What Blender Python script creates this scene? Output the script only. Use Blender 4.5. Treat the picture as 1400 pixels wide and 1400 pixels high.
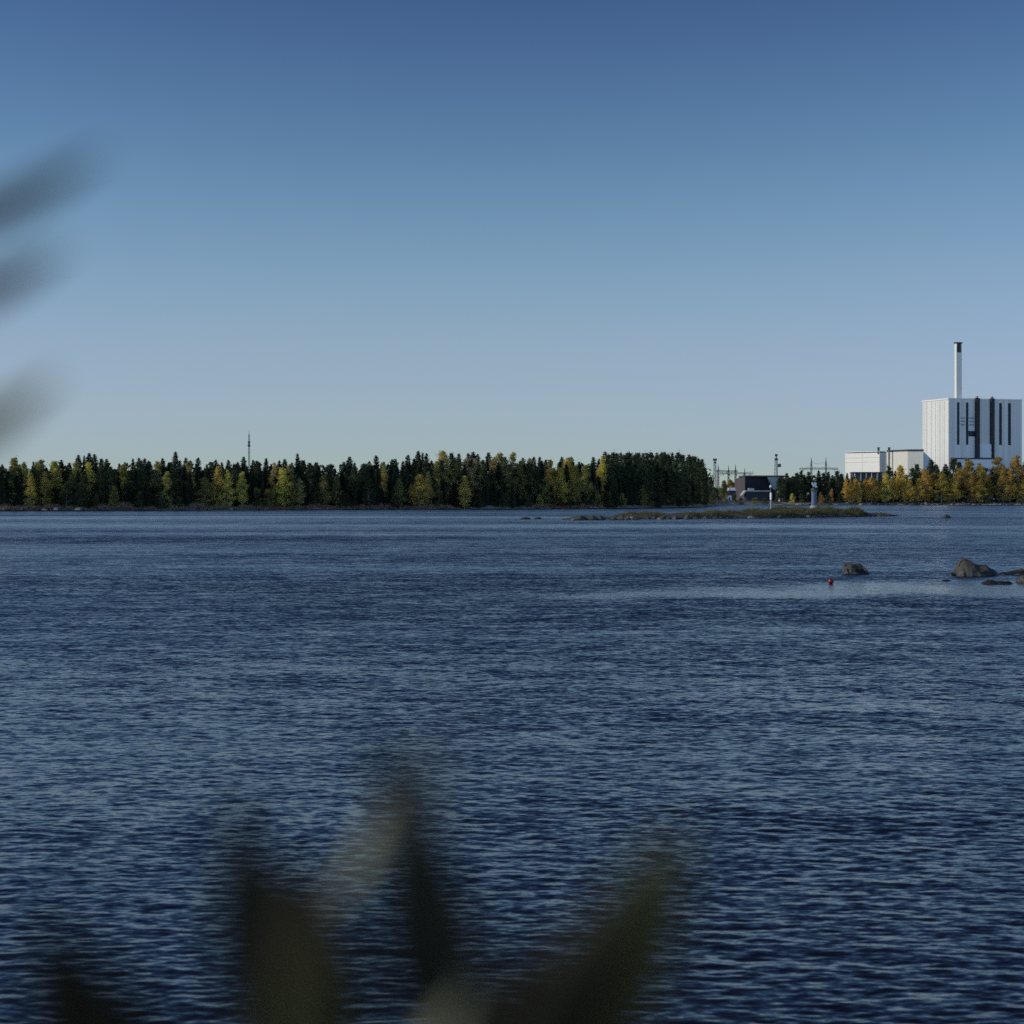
import bpy, math, random
import numpy as np
from mathutils import Vector, Matrix, noise as mnoise

R = math.radians
rnd = random.Random(7)
scene = bpy.context.scene
for o in list(bpy.data.objects):
    bpy.data.objects.remove(o)

# ------------------------------------------------------------------ camera
H = 3.5            # eye height above the water, metres
HOR = 683.0        # horizon row in the 1400 px photograph
FPX = 700 / math.tan(R(15))
cam_d = bpy.data.cameras.new('camera')
cam = bpy.data.objects.new('camera', cam_d)
scene.collection.objects.link(cam)
cam.location = (0, 0, H)
cam.rotation_euler = (R(90), 0, 0)
cam_d.sensor_width = 36
cam_d.lens = 18 / math.tan(R(15))
cam_d.shift_y = -(700 - HOR) / 1400
cam_d.clip_start = 0.05
cam_d.clip_end = 30000
cam_d.dof.use_dof = True
cam_d.dof.focus_distance = 60
cam_d.dof.aperture_fstop = 4.9
scene.camera = cam

# ------------------------------------------------------------------ light
SUN_AZ, SUN_EL = 265.0, 22.0        # azimuth clockwise from the view direction (+Y)
world = bpy.data.worlds.new('World')
scene.world = world
world.use_nodes = True
wn, wl = world.node_tree.nodes, world.node_tree.links
sky = wn.new('ShaderNodeTexSky')
sky.sky_type = 'NISHITA'
sky.sun_disc = False
sky.sun_elevation = R(SUN_EL)
sky.sun_rotation = R(SUN_AZ)
sky.altitude = 1500
sky.air_density = 1.0
sky.dust_density = 0.0
sky.ozone_density = 4.0
bg = wn['Background']
bg.inputs['Strength'].default_value = 0.1


def wmath(op, a, b):
    x = wn.new('ShaderNodeMath')
    x.operation = op
    for k_, v_ in enumerate((a, b)):
        if isinstance(v_, (int, float)): x.inputs[k_].default_value = v_
        else: wl.new(v_, x.inputs[k_])
    return x.outputs[0]


# tone of the clear autumn sky: steeper than the model's, levelling off towards the horizon
wtc = wn.new('ShaderNodeTexCoord')
wdir = wn.new('ShaderNodeSeparateXYZ')
wl.new(wtc.outputs['Generated'], wdir.inputs[0])


def wramp(v_, lo, hi):
    x = wn.new('ShaderNodeMapRange')
    x.interpolation_type = 'SMOOTHSTEP'
    x.inputs['From Min'].default_value = lo
    x.inputs['From Max'].default_value = hi
    wl.new(v_, x.inputs['Value'])
    return x.outputs[0]


back_fill = wramp(wmath('MULTIPLY', wdir.outputs['Y'], -1.0), 0.05, 0.8)      # added fill: unseen sky behind the camera, brightened to lift shaded faces
sunward = wramp(wmath('MULTIPLY', wdir.outputs['X'], -1.0), 0.35, 0.9)
sep = wn.new('ShaderNodeSeparateColor')
com = wn.new('ShaderNodeCombineColor')
wl.new(sky.outputs[0], sep.inputs[0])
for ch, (lim, g_, k_, fl_, x0_) in enumerate(((0.365, 3.388, 314.0, 0.06, 0.40), (0.467, 4.113, 200.6, 0.045, 0.50), (0.790, 3.809, 17.9, 0.025, 0.58))):
    v_ = wmath('MULTIPLY', sep.outputs[ch], 0.1)
    u_ = wmath('MULTIPLY', wmath('POWER', v_, g_), k_)
    y_ = wmath('MULTIPLY', wmath('DIVIDE', u_, wmath('ADD', u_, 1.0)), lim)
    y_ = wmath('ADD', wmath('MULTIPLY', y_, 1.0 - fl_), wmath('MULTIPLY', v_, fl_))
    y_ = wmath('ADD', y_, wmath('MULTIPLY', wmath('MULTIPLY', wmath('MAXIMUM', wmath('SUBTRACT', v_, x0_), 0.0), 1.6), sunward))   # the bright sky round the sun
    y_ = wmath('ADD', y_, wmath('MULTIPLY', wmath('MULTIPLY', v_, back_fill), 1.7))
    wl.new(wmath('MULTIPLY', y_, 10.0), com.inputs[ch])
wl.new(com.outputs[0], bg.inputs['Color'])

sun_d = bpy.data.lights.new('sun', 'SUN')
sun = bpy.data.objects.new('sun', sun_d)
scene.collection.objects.link(sun)
sun_d.energy = 2.6
sun_d.angle = R(0.5)
sun_d.color = (1.0, 0.92, 0.80)
to_sun = Vector((math.sin(R(SUN_AZ)) * math.cos(R(SUN_EL)), math.cos(R(SUN_AZ)) * math.cos(R(SUN_EL)), math.sin(R(SUN_EL))))
sun.rotation_euler = to_sun.to_track_quat('Z', 'Y').to_euler()
sun.location = to_sun * 300

scene.view_settings.view_transform = 'Standard'
scene.view_settings.look = 'None'
scene.view_settings.gamma = 1
scene.view_settings.exposure = 0.0
scene.render.engine = 'CYCLES'
scene.cycles.max_bounces = 6
scene.cycles.diffuse_bounces = 3
scene.cycles.glossy_bounces = 3
scene.cycles.transparent_max_bounces = 4
scene.cycles.use_denoising = False
scene.cycles.adaptive_threshold = 0.002


def at(px, py, d):
    """World point seen at a photograph pixel, d metres away along the view axis."""
    return Vector(((px - 700) / FPX * d, d, H - (py - HOR) / FPX * d))


def wx(px, d):
    return (px - 700) / FPX * d


def hz(py, d):
    return H - (py - HOR) / FPX * d


# ------------------------------------------------------------------ helpers
def link(o):
    scene.collection.objects.link(o)
    return o


def tag(o, label=None, cat=None, group=None, kind=None):
    if label: o['label'] = label
    if cat: o['category'] = cat
    if group: o['group'] = group
    if kind: o['kind'] = kind
    return o


def empty(name, loc, rz=0.0, label=None, cat=None, group=None):
    o = link(bpy.data.objects.new(name, None))
    o.location = loc
    o.rotation_euler = (0, 0, rz)
    o.empty_display_size = 0.3
    return tag(o, label, cat, group)


class MB:
    def __init__(self):
        self.v, self.f = [], []

    def add(self, vs, fs):
        n = len(self.v)
        self.v += [tuple(p) for p in vs]
        self.f += [tuple(i + n for i in f) for f in fs]
        return self

    def box(self, x0, x1, y0, y1, z0, z1):
        vs = [(x, y, z) for z in (z0, z1) for x, y in ((x0, y0), (x1, y0), (x1, y1), (x0, y1))]
        return self.add(vs, [(3, 2, 1, 0), (4, 5, 6, 7), (0, 1, 5, 4), (1, 2, 6, 5), (2, 3, 7, 6), (3, 0, 4, 7)])

    def prism(self, pts, z0, z1):
        """Vertical prism over a plan polygon; z1 may be one height or one per point."""
        n = len(pts)
        zt = z1 if isinstance(z1, (list, tuple)) else [z1] * n
        vs = [(p[0], p[1], z0) for p in pts] + [(p[0], p[1], zt[i]) for i, p in enumerate(pts)]
        fs = [tuple(reversed(range(n))), tuple(range(n, 2 * n))]
        fs += [(i, (i + 1) % n, n + (i + 1) % n, n + i) for i in range(n)]
        return self.add(vs, fs)

    def tube(self, p0, p1, r0, r1=None, n=8, cap=True):
        r1 = r0 if r1 is None else r1
        p0, p1 = Vector(p0), Vector(p1)
        d = (p1 - p0).normalized()
        a = d.cross(Vector((0, 0, 1)) if abs(d.z) < 0.95 else Vector((1, 0, 0))).normalized()
        b = d.cross(a)
        vs = []
        for p, r in ((p0, r0), (p1, r1)):
            for k in range(n):
                t = 2 * math.pi * k / n
                vs.append(p + (a * math.cos(t) + b * math.sin(t)) * r)
        fs = [(k, (k + 1) % n, n + (k + 1) % n, n + k) for k in range(n)]
        if cap:
            fs += [tuple(range(n - 1, -1, -1)), tuple(range(n, 2 * n))]
        return self.add(vs, fs)

    def path(self, pts, r0, r1=None, n=8):
        r1 = r0 if r1 is None else r1
        m = len(pts)
        pts = [Vector(p) for p in pts]
        vs, fs = [], []
        for i, p in enumerate(pts):
            d = (pts[min(i + 1, m - 1)] - pts[max(i - 1, 0)]).normalized()
            a = d.cross(Vector((0.31, 0.95, 0.0))).normalized()
            b = d.cross(a)
            r = r0 + (r1 - r0) * i / (m - 1)
            for k in range(n):
                t = 2 * math.pi * k / n
                vs.append(p + (a * math.cos(t) + b * math.sin(t)) * r)
        for i in range(m - 1):
            for k in range(n):
                fs.append((i * n + k, i * n + (k + 1) % n, (i + 1) * n + (k + 1) % n, (i + 1) * n + k))
        fs += [tuple(range(n - 1, -1, -1)), tuple(range((m - 1) * n, m * n))]
        return self.add(vs, fs)

    def lathe(self, prof, n=20, c=(0, 0, 0)):
        vs, fs = [], []
        for r, z in prof:
            for k in range(n):
                t = 2 * math.pi * k / n
                vs.append((c[0] + r * math.cos(t), c[1] + r * math.sin(t), c[2] + z))
        m = len(prof)
        for i in range(m - 1):
            for k in range(n):
                fs.append((i * n + k, i * n + (k + 1) % n, (i + 1) * n + (k + 1) % n, (i + 1) * n + k))
        fs += [tuple(range(n - 1, -1, -1)), tuple(range((m - 1) * n, m * n))]
        return self.add(vs, fs)

    def mesh(self, name, mat, smooth=False):
        me = bpy.data.meshes.new(name)
        me.from_pydata(self.v, [], self.f)
        if mat: me.materials.append(mat)
        if smooth:
            me.polygons.foreach_set('use_smooth', [True] * len(me.polygons))
        me.update()
        return me

    def build(self, name, mat, parent=None, smooth=False):
        o = link(bpy.data.objects.new(name, self.mesh(name, mat, smooth)))
        if parent: o.parent = parent
        return o


# ------------------------------------------------------------------ materials
def mat_new(name):
    m = bpy.data.materials.new(name)
    m.use_nodes = True
    return m, m.node_tree.nodes, m.node_tree.links, m.node_tree.nodes['Principled BSDF']


def mixcol(n, l, fac, a, b, blend='MIX'):
    x = n.new('ShaderNodeMix')
    x.data_type = 'RGBA'
    x.blend_type = blend
    for sock, v in ((x.inputs[0], fac), (x.inputs[6], a), (x.inputs[7], b)):
        if isinstance(v, (int, float)):
            sock.default_value = v
        elif isinstance(v, tuple):
            sock.default_value = (*v, 1)
        else:
            l.new(v, sock)
    return x.outputs[2]


def math_n(n, l, op, a, b=None, c=None, clamp=False):
    x = n.new('ShaderNodeMath')
    x.operation = op
    x.use_clamp = clamp
    for i, v in enumerate((a, b, c)):
        if v is None: continue
        if isinstance(v, (int, float)):
            x.inputs[i].default_value = v
        else:
            l.new(v, x.inputs[i])
    return x.outputs[0]


def noise_n(n, l, scale, detail=4, rough=0.55, vec=None):
    x = n.new('ShaderNodeTexNoise')
    x.inputs['Scale'].default_value = scale
    x.inputs['Detail'].default_value = detail
    x.inputs['Roughness'].default_value = rough
    if vec is not None: l.new(vec, x.inputs['Vector'])
    return x


def plain(name, col, rough=0.6, var=0.18, scale=0.6, metal=0.0, bump=0.0):
    """Painted or mineral surface with a little mottling in it."""
    m, n, l, b = mat_new(name)
    tc = n.new('ShaderNodeTexCoord')
    nz = noise_n(n, l, scale, 6, 0.6, tc.outputs['Object'])
    dark = tuple(c * (1 - var) for c in col)
    lite = tuple(min(1, c * (1 + var * 0.6)) for c in col)
    l.new(mixcol(n, l, nz.outputs['Fac'], dark, lite), b.inputs['Base Color'])
    b.inputs['Roughness'].default_value = rough
    b.inputs['Metallic'].default_value = metal
    if bump:
        bp = n.new('ShaderNodeBump')
        bp.inputs['Strength'].default_value = bump
        l.new(nz.outputs['Fac'], bp.inputs['Height'])
        l.new(bp.outputs[0], b.inputs['Normal'])
    return m


def cladding(name, col, pitch=2.4, var=0.10, axis='X', rough=0.55):
    """Profiled sheet cladding: panels of slightly different tone, with narrow joints."""
    m, n, l, b = mat_new(name)
    tc = n.new('ShaderNodeTexCoord')
    sp = n.new('ShaderNodeSeparateXYZ')
    l.new(tc.outputs['Object'], sp.inputs[0])
    s = math_n(n, l, 'ADD', sp.outputs['X'], sp.outputs['Y']) if axis == 'XY' else sp.outputs[axis]
    s = math_n(n, l, 'DIVIDE', s, pitch)
    fl = math_n(n, l, 'FLOOR', s)
    fr = math_n(n, l, 'FRACT', s)
    wn_ = n.new('ShaderNodeTexWhiteNoise')
    wn_.noise_dimensions = '1D'
    l.new(fl, wn_.inputs['W'])
    nz = noise_n(n, l, 0.12, 5, 0.6, tc.outputs['Object'])
    mp = n.new('ShaderNodeMapping')
    mp.inputs['Scale'].default_value = (0.9, 0.9, 0.03)
    l.new(tc.outputs['Object'], mp.inputs[0])
    streak = noise_n(n, l, 1.0, 5, 0.6, mp.outputs[0])
    v = math_n(n, l, 'MULTIPLY', wn_.outputs['Value'], 0.45)
    v = math_n(n, l, 'ADD', v, math_n(n, l, 'MULTIPLY', nz.outputs['Fac'], 0.25))
    v = math_n(n, l, 'ADD', v, math_n(n, l, 'MULTIPLY', streak.outputs['Fac'], 0.35))
    joint = math_n(n, l, 'LESS_THAN', fr, 0.10)
    v = math_n(n, l, 'SUBTRACT', v, math_n(n, l, 'MULTIPLY', joint, 0.55), clamp=True)
    dark = tuple(c * (1 - var * 2.2) for c in col)
    lite = tuple(min(1, c * (1 + var * 0.8)) for c in col)
    l.new(mixcol(n, l, v, dark, lite), b.inputs['Base Color'])
    b.inputs['Roughness'].default_value = rough
    return m


def foliage(name, c0, c1, trans=0.25, hue=0.026, val=0.5):
    """Leaf material: tone wanders through the crown and from tree to tree; some light passes through."""
    m, n, l, b = mat_new(name)
    tc = n.new('ShaderNodeTexCoord')
    oi = n.new('ShaderNodeObjectInfo')
    off = n.new('ShaderNodeVectorMath')
    off.operation = 'ADD'
    cmb = n.new('ShaderNodeCombineXYZ')
    l.new(math_n(n, l, 'MULTIPLY', oi.outputs['Random'], 70.0), cmb.inputs[0])
    l.new(tc.outputs['Object'], off.inputs[0])
    l.new(cmb.outputs[0], off.inputs[1])
    nz = noise_n(n, l, 0.75, 4, 0.7, off.outputs[0])
    ramp = n.new('ShaderNodeMapRange')
    ramp.inputs['From Min'].default_value = 0.3
    ramp.inputs['From Max'].default_value = 0.7
    l.new(nz.outputs['Fac'], ramp.inputs['Value'])
    col = mixcol(n, l, ramp.outputs[0], c0, c1)
    hs = n.new('ShaderNodeHueSaturation')
    l.new(col, hs.inputs['Color'])
    h = math_n(n, l, 'MULTIPLY_ADD', oi.outputs['Random'], hue, 0.5 - hue / 2)
    l.new(h, hs.inputs['Hue'])
    r2 = math_n(n, l, 'FRACT', math_n(n, l, 'MULTIPLY', oi.outputs['Random'], 17.31))
    l.new(math_n(n, l, 'MULTIPLY_ADD', r2, val, 1 - val / 2), hs.inputs['Value'])
    l.new(hs.outputs[0], b.inputs['Base Color'])
    b.inputs['Roughness'].default_value = 0.7
    b.inputs['Specular IOR Level'].default_value = 0.25
    tr = n.new('ShaderNodeBsdfTranslucent')
    l.new(hs.outputs[0], tr.inputs['Color'])
    mx = n.new('ShaderNodeMixShader')
    mx.inputs[0].default_value = trans
    l.new(b.outputs[0], mx.inputs[1])
    l.new(tr.outputs[0], mx.inputs[2])
    l.new(mx.outputs[0], n['Material Output'].inputs['Surface'])
    return m


def rock_mat(name, c_dark, c_light, wet=0.28):
    m, n, l, b = mat_new(name)
    tc = n.new('ShaderNodeTexCoord')
    geo = n.new('ShaderNodeNewGeometry')
    big = noise_n(n, l, 1.4, 6, 0.65, geo.outputs['Position'])
    fine = noise_n(n, l, 14, 5, 0.7, geo.outputs['Position'])
    col = mixcol(n, l, big.outputs['Fac'], c_dark, c_light)
    fr = n.new('ShaderNodeMapRange')
    fr.inputs['From Min'].default_value = 0.55
    fr.inputs['From Max'].default_value = 0.75
    l.new(fine.outputs['Fac'], fr.inputs['Value'])
    col = mixcol(n, l, math_n(n, l, 'MULTIPLY', fr.outputs[0], 0.5), col, (0.30, 0.28, 0.20))
    sp = n.new('ShaderNodeSeparateXYZ')
    l.new(geo.outputs['Position'], sp.inputs[0])
    hgt = math_n(n, l, 'MULTIPLY_ADD', big.outputs['Fac'], 0.25, sp.outputs['Z'])
    wr = n.new('ShaderNodeMapRange')
    wr.inputs['From Min'].default_value = wet
    wr.inputs['From Max'].default_value = wet + 0.12
    l.new(hgt, wr.inputs['Value'])
    col = mixcol(n, l, wr.outputs[0], (0.02, 0.019, 0.014), col)
    l.new(col, b.inputs['Base Color'])
    l.new(math_n(n, l, 'MULTIPLY_ADD', wr.outputs[0], 0.5, 0.35), b.inputs['Roughness'])
    bp = n.new('ShaderNodeBump')
    bp.inputs['Strength'].default_value = 0.7
    bp.inputs['Distance'].default_value = 0.05
    l.new(fine.outputs['Fac'], bp.inputs['Height'])
    l.new(bp.outputs[0], b.inputs['Normal'])
    return m


M_WHITE = cladding('white_cladding', (0.73, 0.70, 0.60), 8.0, 0.09, 'XY')
M_FRONT = cladding('pale_cladding', (0.74, 0.72, 0.66), 2.55, 0.13, 'XY')
M_HALL = cladding('hall_cladding', (0.74, 0.71, 0.60), 3.0, 0.06, 'XY')
M_HALL2 = cladding('ivory_cladding', (0.66, 0.625, 0.49), 2.0, 0.06, 'XY')
M_PANEL = plain('smooth_white_panel', (0.72, 0.73, 0.74), 0.5, 0.08, 0.3)
M_TRIM = plain('white_trim', (0.75, 0.74, 0.70), 0.5, 0.1)
M_GLASS = plain('dark_glass', (0.010, 0.012, 0.020), 0.6, 0.3, 0.4)
M_SHAFT = plain('dark_brown_shaft', (0.016, 0.013, 0.018), 0.6, 0.2, 0.4)
M_VENT = plain('reddish_vent', (0.42, 0.30, 0.28), 0.6, 0.15)
M_GREYLOUV = plain('grey_louvre', (0.26, 0.27, 0.28), 0.6, 0.2)
M_ROOFDK = plain('dark_roof_felt', (0.05, 0.055, 0.065), 0.8, 0.3, 0.4)
M_CONC = plain('concrete', (0.40, 0.39, 0.36), 0.85, 0.25, 0.8)
M_BLACKW = cladding('black_boarding', (0.018, 0.017, 0.022), 1.2, 0.2, 'XY', 0.75)
M_BROWNW = cladding('brown_boarding', (0.075, 0.060, 0.056), 1.2, 0.2, 'XY', 0.75)
M_STEEL = plain('grey_steel', (0.16, 0.17, 0.18), 0.5, 0.2, 0.5, 0.3)
M_STEELD = plain('dark_steel', (0.05, 0.055, 0.065), 0.5, 0.2, 0.5, 0.3)
M_BEACON = plain('blue_grey_paint', (0.10, 0.125, 0.19), 0.5, 0.2, 0.7)
M_WPAINT = plain('white_paint', (0.74, 0.74, 0.72), 0.45, 0.1, 1.0)
M_BUOY = plain('red_plastic', (0.20, 0.012, 0.010), 0.4, 0.3, 6)
M_TRUNK_B = plain('birch_bark', (0.26, 0.25, 0.22), 0.9, 0.5, 2.0)
M_TRUNK_C = plain('conifer_bark', (0.075, 0.052, 0.038), 0.9, 0.4, 2.0)
M_ROCK = rock_mat('grey_granite', (0.022, 0.021, 0.020), (0.090, 0.086, 0.080))
M_ROCKB = rock_mat('brown_granite', (0.022, 0.020, 0.016), (0.095, 0.084, 0.060))
M_ROCKL = rock_mat('pale_granite', (0.13, 0.12, 0.11), (0.30, 0.28, 0.25), 0.15)

F_SPRUCE = foliage('spruce_needles', (0.020, 0.031, 0.020), (0.058, 0.076, 0.036), 0.10)
F_PINE = foliage('pine_needles', (0.028, 0.044, 0.022), (0.085, 0.108, 0.042), 0.12)
F_OLIVE = foliage('olive_leaves', (0.220, 0.215, 0.065), (0.460, 0.410, 0.125), 0.5)
F_YELL = foliage('yellow_leaves', (0.440, 0.370, 0.085), (0.780, 0.640, 0.160), 0.5)
F_TAN = foliage('tan_leaves', (0.360, 0.300, 0.120), (0.600, 0.500, 0.200), 0.5)
F_GOLD = foliage('golden_leaves', (0.470, 0.325, 0.070), (0.710, 0.505, 0.125), 0.5)
F_RUST = foliage('rust_leaves', (0.350, 0.235, 0.062), (0.560, 0.390, 0.105), 0.5)
F_GREEN = foliage('dull_green_leaves', (0.045, 0.060, 0.026), (0.100, 0.115, 0.042), 0.3)
F_RED = foliage('red_leaves', (0.085, 0.022, 0.014), (0.170, 0.045, 0.024), 0.3)
F_REED = foliage('dry_reed', (0.200, 0.135, 0.085), (0.380, 0.270, 0.170), 0.25)
F_SEDGE = foliage('sedge', (0.030, 0.031, 0.014), (0.190, 0.160, 0.072), 0.25)

# ------------------------------------------------------------------ ground
# Shoreline as (photo column, distance): turned into world x, y once.
SHORE_PX = [(-900, 560), (-400, 605), (0, 625), (100, 632), (200, 642), (330, 660), (500, 700), (740, 738), (860, 800),
            (930, 880), (985, 1010), (1000, 1130), (1060, 1225), (1200, 1250), (1400, 1255), (1900, 1300), (3200, 1500)]
SHX = np.array([wx(p, d) for p, d in SHORE_PX])
SHY = np.array([float(d) for p, d in SHORE_PX])


def shore_y(x):
    return np.interp(x, SHX, SHY)


def land_z(x, y):
    x = np.asarray(x, float)
    y = np.asarray(y, float)
    wob = 2.2 * np.sin(x * 0.31 + 1.3) + 1.6 * np.sin(x * 0.83) + 1.1 * np.sin(x * 1.9 + y * 0.2)
    t = y - shore_y(x) - wob
    far = np.where(t < 0, np.maximum(t * 0.12, -3), 2.2 * (1 - np.exp(-np.maximum(t, 0) / 10.0)) + np.clip(t, 0, 200) * 0.008)
    near_t = 6.5 + 0.7 * np.sin(x * 0.7) - y                   # the bank the photographer stands on
    near = np.where(near_t < 0, np.maximum(near_t * 0.35, -3), 1.95 * (1 - np.exp(-np.maximum(near_t, 0) / 2.2)))
    return np.maximum(far, near) + 0.04 * np.sin(x * 1.7) * np.cos(y * 1.3)


def gz(x, y):
    return float(land_z(x, y))


def build_grid(name, xs, ys, zf, mat):
    X, Y = np.meshgrid(xs, ys)
    Z = zf(X, Y)
    return grid_mesh(name, X, Y, Z, mat)


def grid_mesh(name, X, Y, Z, mat, smooth=True):
    ny, nx = X.shape
    co = np.stack([X, Y, Z], -1).reshape(-1, 3).astype(np.float32)
    idx = np.arange(nx * ny).reshape(ny, nx)
    q = np.stack([idx[:-1, :-1], idx[:-1, 1:], idx[1:, 1:], idx[1:, :-1]], -1).reshape(-1, 4)
    me = bpy.data.meshes.new(name)
    me.vertices.add(len(co))
    me.vertices.foreach_set('co', co.ravel())
    me.loops.add(q.size)
    me.loops.foreach_set('vertex_index', q.ravel().astype(np.int32))
    me.polygons.add(len(q))
    me.polygons.foreach_set('loop_start', np.arange(0, q.size, 4, dtype=np.int32))
    me.polygons.foreach_set('loop_total', np.full(len(q), 4, np.int32))
    if smooth:
        me.polygons.foreach_set('use_smooth', np.ones(len(q), bool))
    me.update(calc_edges=True)
    me.validate()
    me.materials.append(mat)
    return link(bpy.data.objects.new(name, me))


m, n, l, b = mat_new('forest_floor')
geo = n.new('ShaderNodeNewGeometry')
n1 = noise_n(n, l, 0.12, 6, 0.65, geo.outputs['Position'])
n2 = noise_n(n, l, 1.6, 6, 0.7, geo.outputs['Position'])
c = mixcol(n, l, n1.outputs['Fac'], (0.055, 0.042, 0.026), (0.11, 0.085, 0.055))
c = mixcol(n, l, math_n(n, l, 'MULTIPLY', n2.outputs['Fac'], 0.6), c, (0.045, 0.05, 0.024))
spz = n.new('ShaderNodeSeparateXYZ')
l.new(geo.outputs['Position'], spz.inputs[0])
bz_ = n.new('ShaderNodeMapRange')
bz_.inputs['From Min'].default_value = 1.9
bz_.inputs['From Max'].default_value = 1.3
l.new(math_n(n, l, 'MULTIPLY_ADD', n2.outputs['Fac'], 0.8, math_n(n, l, 'SUBTRACT', spz.outputs['Z'], 0.4)), bz_.inputs['Value'])
n3 = noise_n(n, l, 0.9, 6, 0.75, geo.outputs['Position'])
c = mixcol(n, l, bz_.outputs[0], c, mixcol(n, l, n3.outputs['Fac'], (0.12, 0.108, 0.088), (0.42, 0.37, 0.29)))
l.new(c, b.inputs['Base Color'])
b.inputs['Roughness'].default_value = 0.95
M_GROUND = m
xs = np.concatenate([np.linspace(-6000, -420, 24), np.arange(-400, -8, 3.0), np.arange(-8, 8, 0.5), np.arange(8, 560, 3.0), np.linspace(580, 6000, 24)])
ys = np.concatenate([np.linspace(-600, -12, 12), np.arange(-10, 12, 0.6), np.linspace(14, 300, 24), np.arange(304, 1420, 3.5), np.linspace(1440, 9000, 24)])
tag(build_grid('ground', xs, ys, land_z, M_GROUND), 'wooded low land along the far shore and near bank', 'ground', None, 'structure')

# ------------------------------------------------------------------ water
rw = np.random.RandomState(11)
NW = 110
lam = np.exp(rw.uniform(np.log(0.11), np.log(3.0), NW))
tilt = R(-15)
ang = rw.normal(0, R(34), NW) + tilt
kdir = np.stack([np.sin(ang), -np.cos(ang)], -1)
kk = 2 * math.pi / lam
slope_w = np.exp(-np.log(lam / 0.18) ** 2 / (2 * 0.95 ** 2))
slope_w *= 0.058 / math.sqrt((slope_w ** 2 / 2).sum())
amp = slope_w / kk
ph = rw.uniform(0, 2 * math.pi, NW)

py_rows = np.concatenate([np.linspace(2600, 1460, 70), np.linspace(1458, 1100, 330), np.linspace(1099, 760, 320), np.linspace(759, 684.2, 150)])
d_rows = H * FPX / (py_rows - HOR)
d_rows = np.concatenate([[2.5], d_rows, [20000.0]])
tan_c = np.concatenate([np.linspace(-3, -0.42, 30), np.linspace(-0.40, -0.285, 40), np.linspace(-0.284, 0.284, 760), np.linspace(0.285, 0.40, 40), np.linspace(0.42, 3, 30)])
WX = d_rows[:, None] * tan_c[None, :]
WY = np.repeat(d_rows[:, None], len(tan_c), 1)
drow = np.gradient(d_rows)[:, None]
dcol = (d_rows[:, None] * np.gradient(tan_c)[None, :])
Zw = np.zeros_like(WX)
kept = np.zeros_like(WX)
tot = 0.0
# gusts: slow change of the wave height over the bay
gust = 0.92 + 0.22 * np.sin(WX * 0.021 + 0.9 * np.sin(WY * 0.05)) * np.sin(WY * 0.085 + 0.6) + 0.15 * np.sin(WY * 0.21 + WX * 0.03)
# slicks: patches the wind leaves smooth (centre x, y, half sizes, how smooth)
calm = np.ones_like(WX)
for cx, cy, rx, ry, k_ in ((17, 74, 11, 5.5, 0.72), (26, 81, 9, 3, 0.5), (6, 70, 7, 2.5, 0.5), (-70, 330, 60, 60, 0.3), (0, 360, 30, 9, 0.6), (-14, 118, 12, 7, -0.25), (-30, 170, 22, 14, -0.3),
                          (12, 120, 14, 8, -0.2), (-9, 40, 6, 3, 0.12), (8, 52, 7, 3, 0.12), (30, 250, 40, 20, 0.25), (-5, 27, 4, 1.6, 0.25), (4, 21, 3, 1.4, -0.25), (-6, 20, 3, 1.2, -0.2)):
    wob_ = 0.25 * np.sin(WX * 0.9 + cx) + 0.2 * np.sin(WX * 0.37 + cy)
    q2 = ((WX - cx) / rx) ** 2 + ((WY - cy) / ry + wob_) ** 2
    calm *= 1 - k_ * np.exp(-q2 ** 1.5)
calm = np.clip(calm, 0.2, 1.6)
for i in range(NW):
    lx = lam[i] / max(abs(kdir[i, 0]), 1e-3)
    ly = lam[i] / max(abs(kdir[i, 1]), 1e-3)
    w = np.clip((ly / drow - 2.2) / 2.5, 0, 1) * np.clip((lx / dcol - 2.2) / 2.5, 0, 1)
    kept += w ** 2 * slope_w[i] ** 2 / 2
    tot += slope_w[i] ** 2 / 2
    if w.max() <= 0: continue
    p = kk[i] * (kdir[i, 0] * WX + kdir[i, 1] * WY) + ph[i] + 0.6 * np.sin(0.35 * WX + 0.22 * WY + i)
    s = np.sin(p)
    Zw += amp[i] * w * (s + 0.12 * (s * s - 0.5))
Zw *= np.clip(gust, 0.4, 1.4) * calm * np.clip(0.80 + 0.2 * (WY - 12) / 25, 0.78, 1.0)      # a little sheltered by the bank
miss = np.sqrt(np.clip(tot - kept, 0, None)) * calm

m, n, l, b = mat_new('lake_water')
b.inputs['Base Color'].default_value = (0.006, 0.008, 0.009, 1)
b.inputs['Roughness'].default_value = 0.12
b.inputs['IOR'].default_value = 1.333
geo = n.new('ShaderNodeNewGeometry')
attr = n.new('ShaderNodeAttribute')
attr.attribute_name = 'fine_waves'


def wave_slopes(scale, sx, sy, detail, rot):
    mp = n.new('ShaderNodeMapping')
    mp.inputs['Scale'].default_value = (sx, sy, 1)
    mp.inputs['Rotation'].default_value = (0, 0, R(rot))
    l.new(geo.outputs['Position'], mp.inputs[0])
    nz = noise_n(n, l, scale, detail, 0.6, mp.outputs[0])
    vm = n.new('ShaderNodeVectorMath')
    vm.operation = 'SUBTRACT'
    vm.inputs[1].default_value = (0.5, 0.5, 0.5)
    l.new(nz.outputs['Color'], vm.inputs[0])
    return vm.outputs[0]


def vscale(v, s):
    x = n.new('ShaderNodeVectorMath')
    x.operation = 'SCALE'
    l.new(v, x.inputs[0])
    if isinstance(s, (int, float)): x.inputs['Scale'].default_value = s
    else: l.new(s, x.inputs['Scale'])
    return x.outputs[0]


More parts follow.
